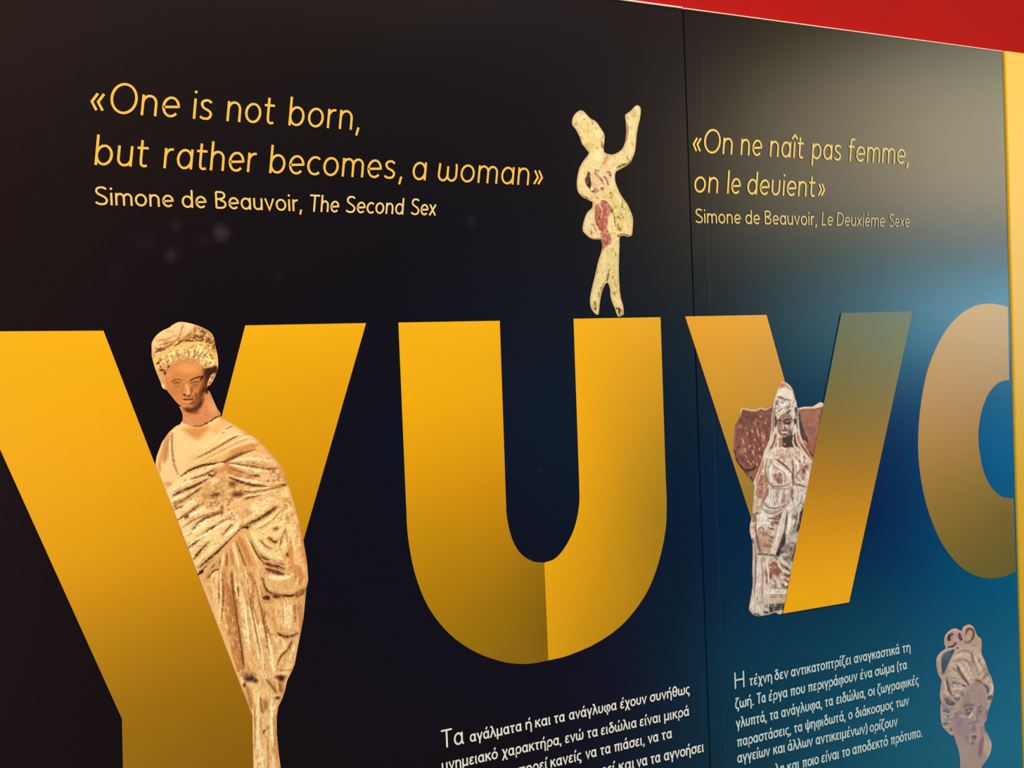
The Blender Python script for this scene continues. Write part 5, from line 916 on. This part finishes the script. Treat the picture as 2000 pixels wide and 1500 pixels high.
B_.blob(270,220,50,60,(184,146,132),.9); L([(230,230),(270,160),(340,145),(370,180)], 40, (206,172,154)); L([(280,190),(260,230),(270,250)], 34, (92,70,80)); L([(290,180),(300,200)], 20, (120,90,92)); L([(365,180),(370,220),(390,250)], 30, (110,74,70)); L([(250,320),(300,310),(335,270)], 24, (104,78,82)); L([(270,340),(320,330),(380,310)], 24, (206,176,160)); L([(340,330),(370,345)], 36, (120,92,90))
L([(400,170),(420,130),(465,105),(510,140),(530,210)], 36, (206,170,150)); B_.blob(455,205,38,60,(198,150,132),1); L([(430,200),(440,150),(480,140),(505,170),(500,220),(470,270)], 22, (124,78,74)); L([(450,200),(455,240)], 34, (206,168,152)); L([(410,260),(440,275),(480,250)], 16, (150,112,104)); L([(545,220),(575,260),(570,310)], 34, (198,162,146)); L([(490,310),(530,330)], 34, (120,90,88)); L([(570,340),(580,380)], 20, (136,106,104))
B_.fill([(190,420),(240,350),(320,345),(275,440),(228,550),(208,588),(190,520)], (74,96,124), 8); B_.blob(240,400,40,46,(104,112,134),.8); B_.blob(206,530,14,50,(40,98,126),.9)
L([(190,370),(155,430),(150,500),(180,570),(205,610)], 34, (200,172,158)); L([(150,450),(160,550)], 14, (160,130,124)); L([(190,380),(240,350),(300,330)], 24, (200,172,160)); L([(175,560),(200,590)], 12, (110,96,104))
B_.fill([(330,340),(450,300),(560,330),(620,460),(680,620),(640,680),(580,650),(510,620),(450,680),(380,700),(250,560),(280,440)], (198,172,156), 10)
for p_, w1, c in [([(330,400),(400,380),(470,400)],16,(220,196,178)),([(300,470),(380,440),(450,470)],16,(172,142,132)),([(340,490),(370,560),(420,640),(460,690)],26,(116,88,88)),([(370,480),(420,570),(480,650)],34,(222,200,180)),([(430,470),(470,560),(500,630)],24,(204,178,160)),([(390,430),(450,450),(490,520)],12,(160,132,122)),
    ([(480,360),(490,420),(500,500)],14,(150,122,114)),([(520,350),(560,420),(600,500)],26,(214,190,170)),([(540,480),(560,440),(610,430)],14,(160,132,120)),([(550,560),(600,500),(630,490)],16,(226,202,180)),([(560,590),(610,540),(650,540)],12,(150,120,112)),([(590,640),(630,580),(660,580)],14,(130,106,104)),([(560,620),(590,560)],14,(218,194,176)),([(620,660),(660,600),(680,630)],20,(222,200,182)),
    ([(520,640),(560,650),(590,670)],30,(150,116,110)),([(600,680),(640,720),(640,770)],26,(116,102,118)),([(660,660),(690,720),(660,790)],26,(214,196,190)),([(650,820),(680,800)],40,(84,110,128)),([(660,880),(640,930)],24,(190,166,164)),
    ([(260,520),(310,560),(370,600)],36,(206,176,160)),([(250,560),(300,610),(360,620)],14,(140,112,110)),([(240,600),(300,660),(370,640)],34,(194,164,152)),([(280,680),(330,660),(390,660)],16,(120,100,108)),([(330,680),(380,690),(430,700)],20,(104,90,104)),([(330,660),(400,650),(440,690)],16,(216,196,184)),
    ([(220,620),(220,700),(250,790)],36,(206,180,168)),([(240,620),(260,720),(300,800)],24,(96,84,98)),([(200,660),(195,740),(220,800)],24,(180,154,150)),([(290,740),(340,720),(410,730)],26,(216,196,186)),([(300,760),(310,800)],22,(204,184,180)),([(330,790),(360,790)],24,(214,196,190)),([(380,760),(400,790)],34,(146,124,130)),([(300,810),(330,820)],18,(90,84,98)),
    ([(220,820),(260,860),(320,870)],44,(90,96,114)),([(240,800),(290,840)],20,(150,136,142)),([(330,840),(370,810)],34,(140,122,130)),([(190,860),(240,900),(300,920)],40,(160,140,146)),([(210,930),(270,950)],40,(110,116,132)),([(250,990),(280,980)],30,(96,104,122)),([(200,1000),(230,1020),(280,1030)],34,(166,146,150)),([(210,1070),(260,1060)],34,(104,122,136)),([(220,1110),(280,1140)],34,(170,150,156)),([(280,1110),(290,1130)],24,(96,116,132)),([(190,960),(200,1060)],14,(180,160,162))]:
    L(p_, w1, c)
B_.spots([(200,640),(420,700),(330,860),(300,1120),(200,1060)], 40, [(206,186,180),(120,108,118),(168,144,144),(90,100,116)], 8, 18, .6, 51)
B_.fill([(300,1120),(380,1180),(440,1260),(520,1290),(590,1230),(612,1080),(660,1200),(682,1270),(665,1360),(620,1440),(580,1500),(560,1900),(400,1900),(380,1500),(370,1400),(360,1330),(330,1240)], (176,148,146), 8)
B_.blob(620,1270,40,110,(196,172,158),.9,-8); L([(590,1180),(575,1300),(560,1400)], 44, (146,120,126)); B_.blob(420,1340,60,90,(180,152,152),.8); B_.blob(500,1380,60,60,(172,146,146),.7); L([(660,1230),(670,1300),(640,1400)], 24, (204,180,164))
B_.fill(BF, (170,144,146), 5); B_.blob(530,760,60,70,(178,146,140),.9); B_.blob(440,820,40,60,(164,138,142),.7); B_.blob(360,1040,50,80,(150,130,142),.8); B_.blob(410,1130,50,60,(164,140,148),.7); B_.blob(580,1050,34,80,(178,150,148),.8)
for p_, w1, c in [([(390,910),(440,880),(510,890)],26,(132,112,126)),([(420,940),(460,920),(490,930)],30,(112,98,116)),([(430,970),(470,960)],24,(110,96,114)),([(370,980),(410,1000),(440,1000)],20,(196,172,172)),([(455,1010),(475,990),(490,960)],20,(226,206,196)),([(545,910),(580,900)],20,(140,114,118)),([(545,950),(580,945)],26,(122,102,112)),([(550,960),(560,1000)],14,(130,108,116)),
    ([(520,900),(515,980),(520,1040)],40,(188,160,156)),([(530,960),(540,1050)],14,(150,124,126)),([(490,1070),(510,1050),(540,1050)],24,(150,122,124)),([(500,1090),(510,1130)],30,(140,112,116)),([(460,1080),(465,1140)],20,(180,154,158)),([(480,1175),(510,1165),(530,1170)],14,(196,168,162)),([(480,1195),(510,1190),(525,1200)],26,(112,94,106)),([(490,1215),(510,1220)],30,(140,120,128)),([(460,1220),(480,1240)],20,(196,172,172)),([(490,1255),(510,1255)],34,(104,104,112)),
    ([(550,1100),(555,1180),(540,1250)],34,(182,156,156)),([(430,1170),(450,1240)],24,(150,130,142)),([(630,930),(625,980)],20,(140,116,124)),([(610,1060),(615,1160)],16,(150,118,130)),([(320,960),(350,1000)],24,(140,124,136)),([(480,1060),(450,1060)],14,(140,118,130))]:
    L(p_, w1, c)
for p_, w1, c in [([(330,380),(420,350),(490,380),(500,480)],12,(150,122,112)),([(300,430),(390,400),(460,440)],12,(222,202,184)),([(270,490),(340,470),(400,520)],13,(222,200,182)),([(290,520),(350,560),(420,650)],12,(140,112,106)),([(400,440),(450,520),(490,610)],14,(224,204,186)),
    ([(510,400),(540,470),(590,560)],13,(228,208,188)),([(500,430),(530,520),(560,610)],11,(146,118,110)),([(560,380),(600,460),(640,560)],13,(226,206,186)),([(545,400),(585,490),(620,570)],10,(150,124,114)),([(600,470),(640,560),(670,640)],10,(146,120,114)),([(240,560),(300,600),(380,620)],12,(218,194,178)),
    ([(220,640),(230,720),(260,800)],12,(216,194,182)),([(300,700),(360,690),(420,720)],13,(222,202,190)),([(210,880),(250,900),(300,890)],14,(190,166,166)),([(200,970),(250,970),(290,1000)],14,(190,168,168)),([(205,1040),(260,1050),(300,1090)],13,(186,164,166))]:
    L(p_, w1, c, .9)
HB = [(200,640),(260,520),(330,400),(450,310),(560,330),(620,460),(680,640),(640,700),(560,640),(470,690),(380,790),(300,900),(300,1100),(200,1060)]
B_.weather(HB, (128,104,104), 1.7, 5, 35, .57, .3, 151, 1.5); B_.weather(HB, (218,198,184), 1.7, 5, 35, .58, .35, 152, 1.5)
B_.weather(BF, (188,162,160), 6, 8, 0, .54, .5, 153, 3); B_.weather(BF, (150,126,134), 5, 7, 0, .6, .4, 154, 3)
B_.tone(160, 1.2, 8)
B_.daub(1.8, .5, 4, 13)
BUST = zo(*UZ, [(465,95),(505,125),(540,205),(575,235),(586,300),(582,380),(610,440),(640,530),(682,630),(701,700),(695,800),(665,890),(642,960),(631,1030),(613,1060),(622,1130),(660,1200),(681,1270),(665,1360),(620,1440),(580,1500),(560,1640),(540,1860),(410,1860),(385,1640),(376,1500),(370,1400),(358,1330),(330,1240),(308,1180),(240,1140),(200,1090),(185,1020),(180,900),(188,860),(175,800),(185,690),(190,640),(160,580),(140,490),(150,410),(190,360),(230,330),(215,270),(230,200),(280,150),(330,135),(383,160),(410,115)])
bust = B_.part('marble_head_print', BUST, right, right.location, 3, 'flat printed photograph of a greyish pink marble head with looped hair, at the lower right of the teal panel', 3)
B_.part('printed_hair', zo(*UZ, BH), bust, right.location, 3.4, 'hair gathered into loops on top of the marble head', 3)
B_.part('printed_face', zo(*UZ, BF), bust, right.location, 3.7, 'smooth greyish mauve marble face', 3)
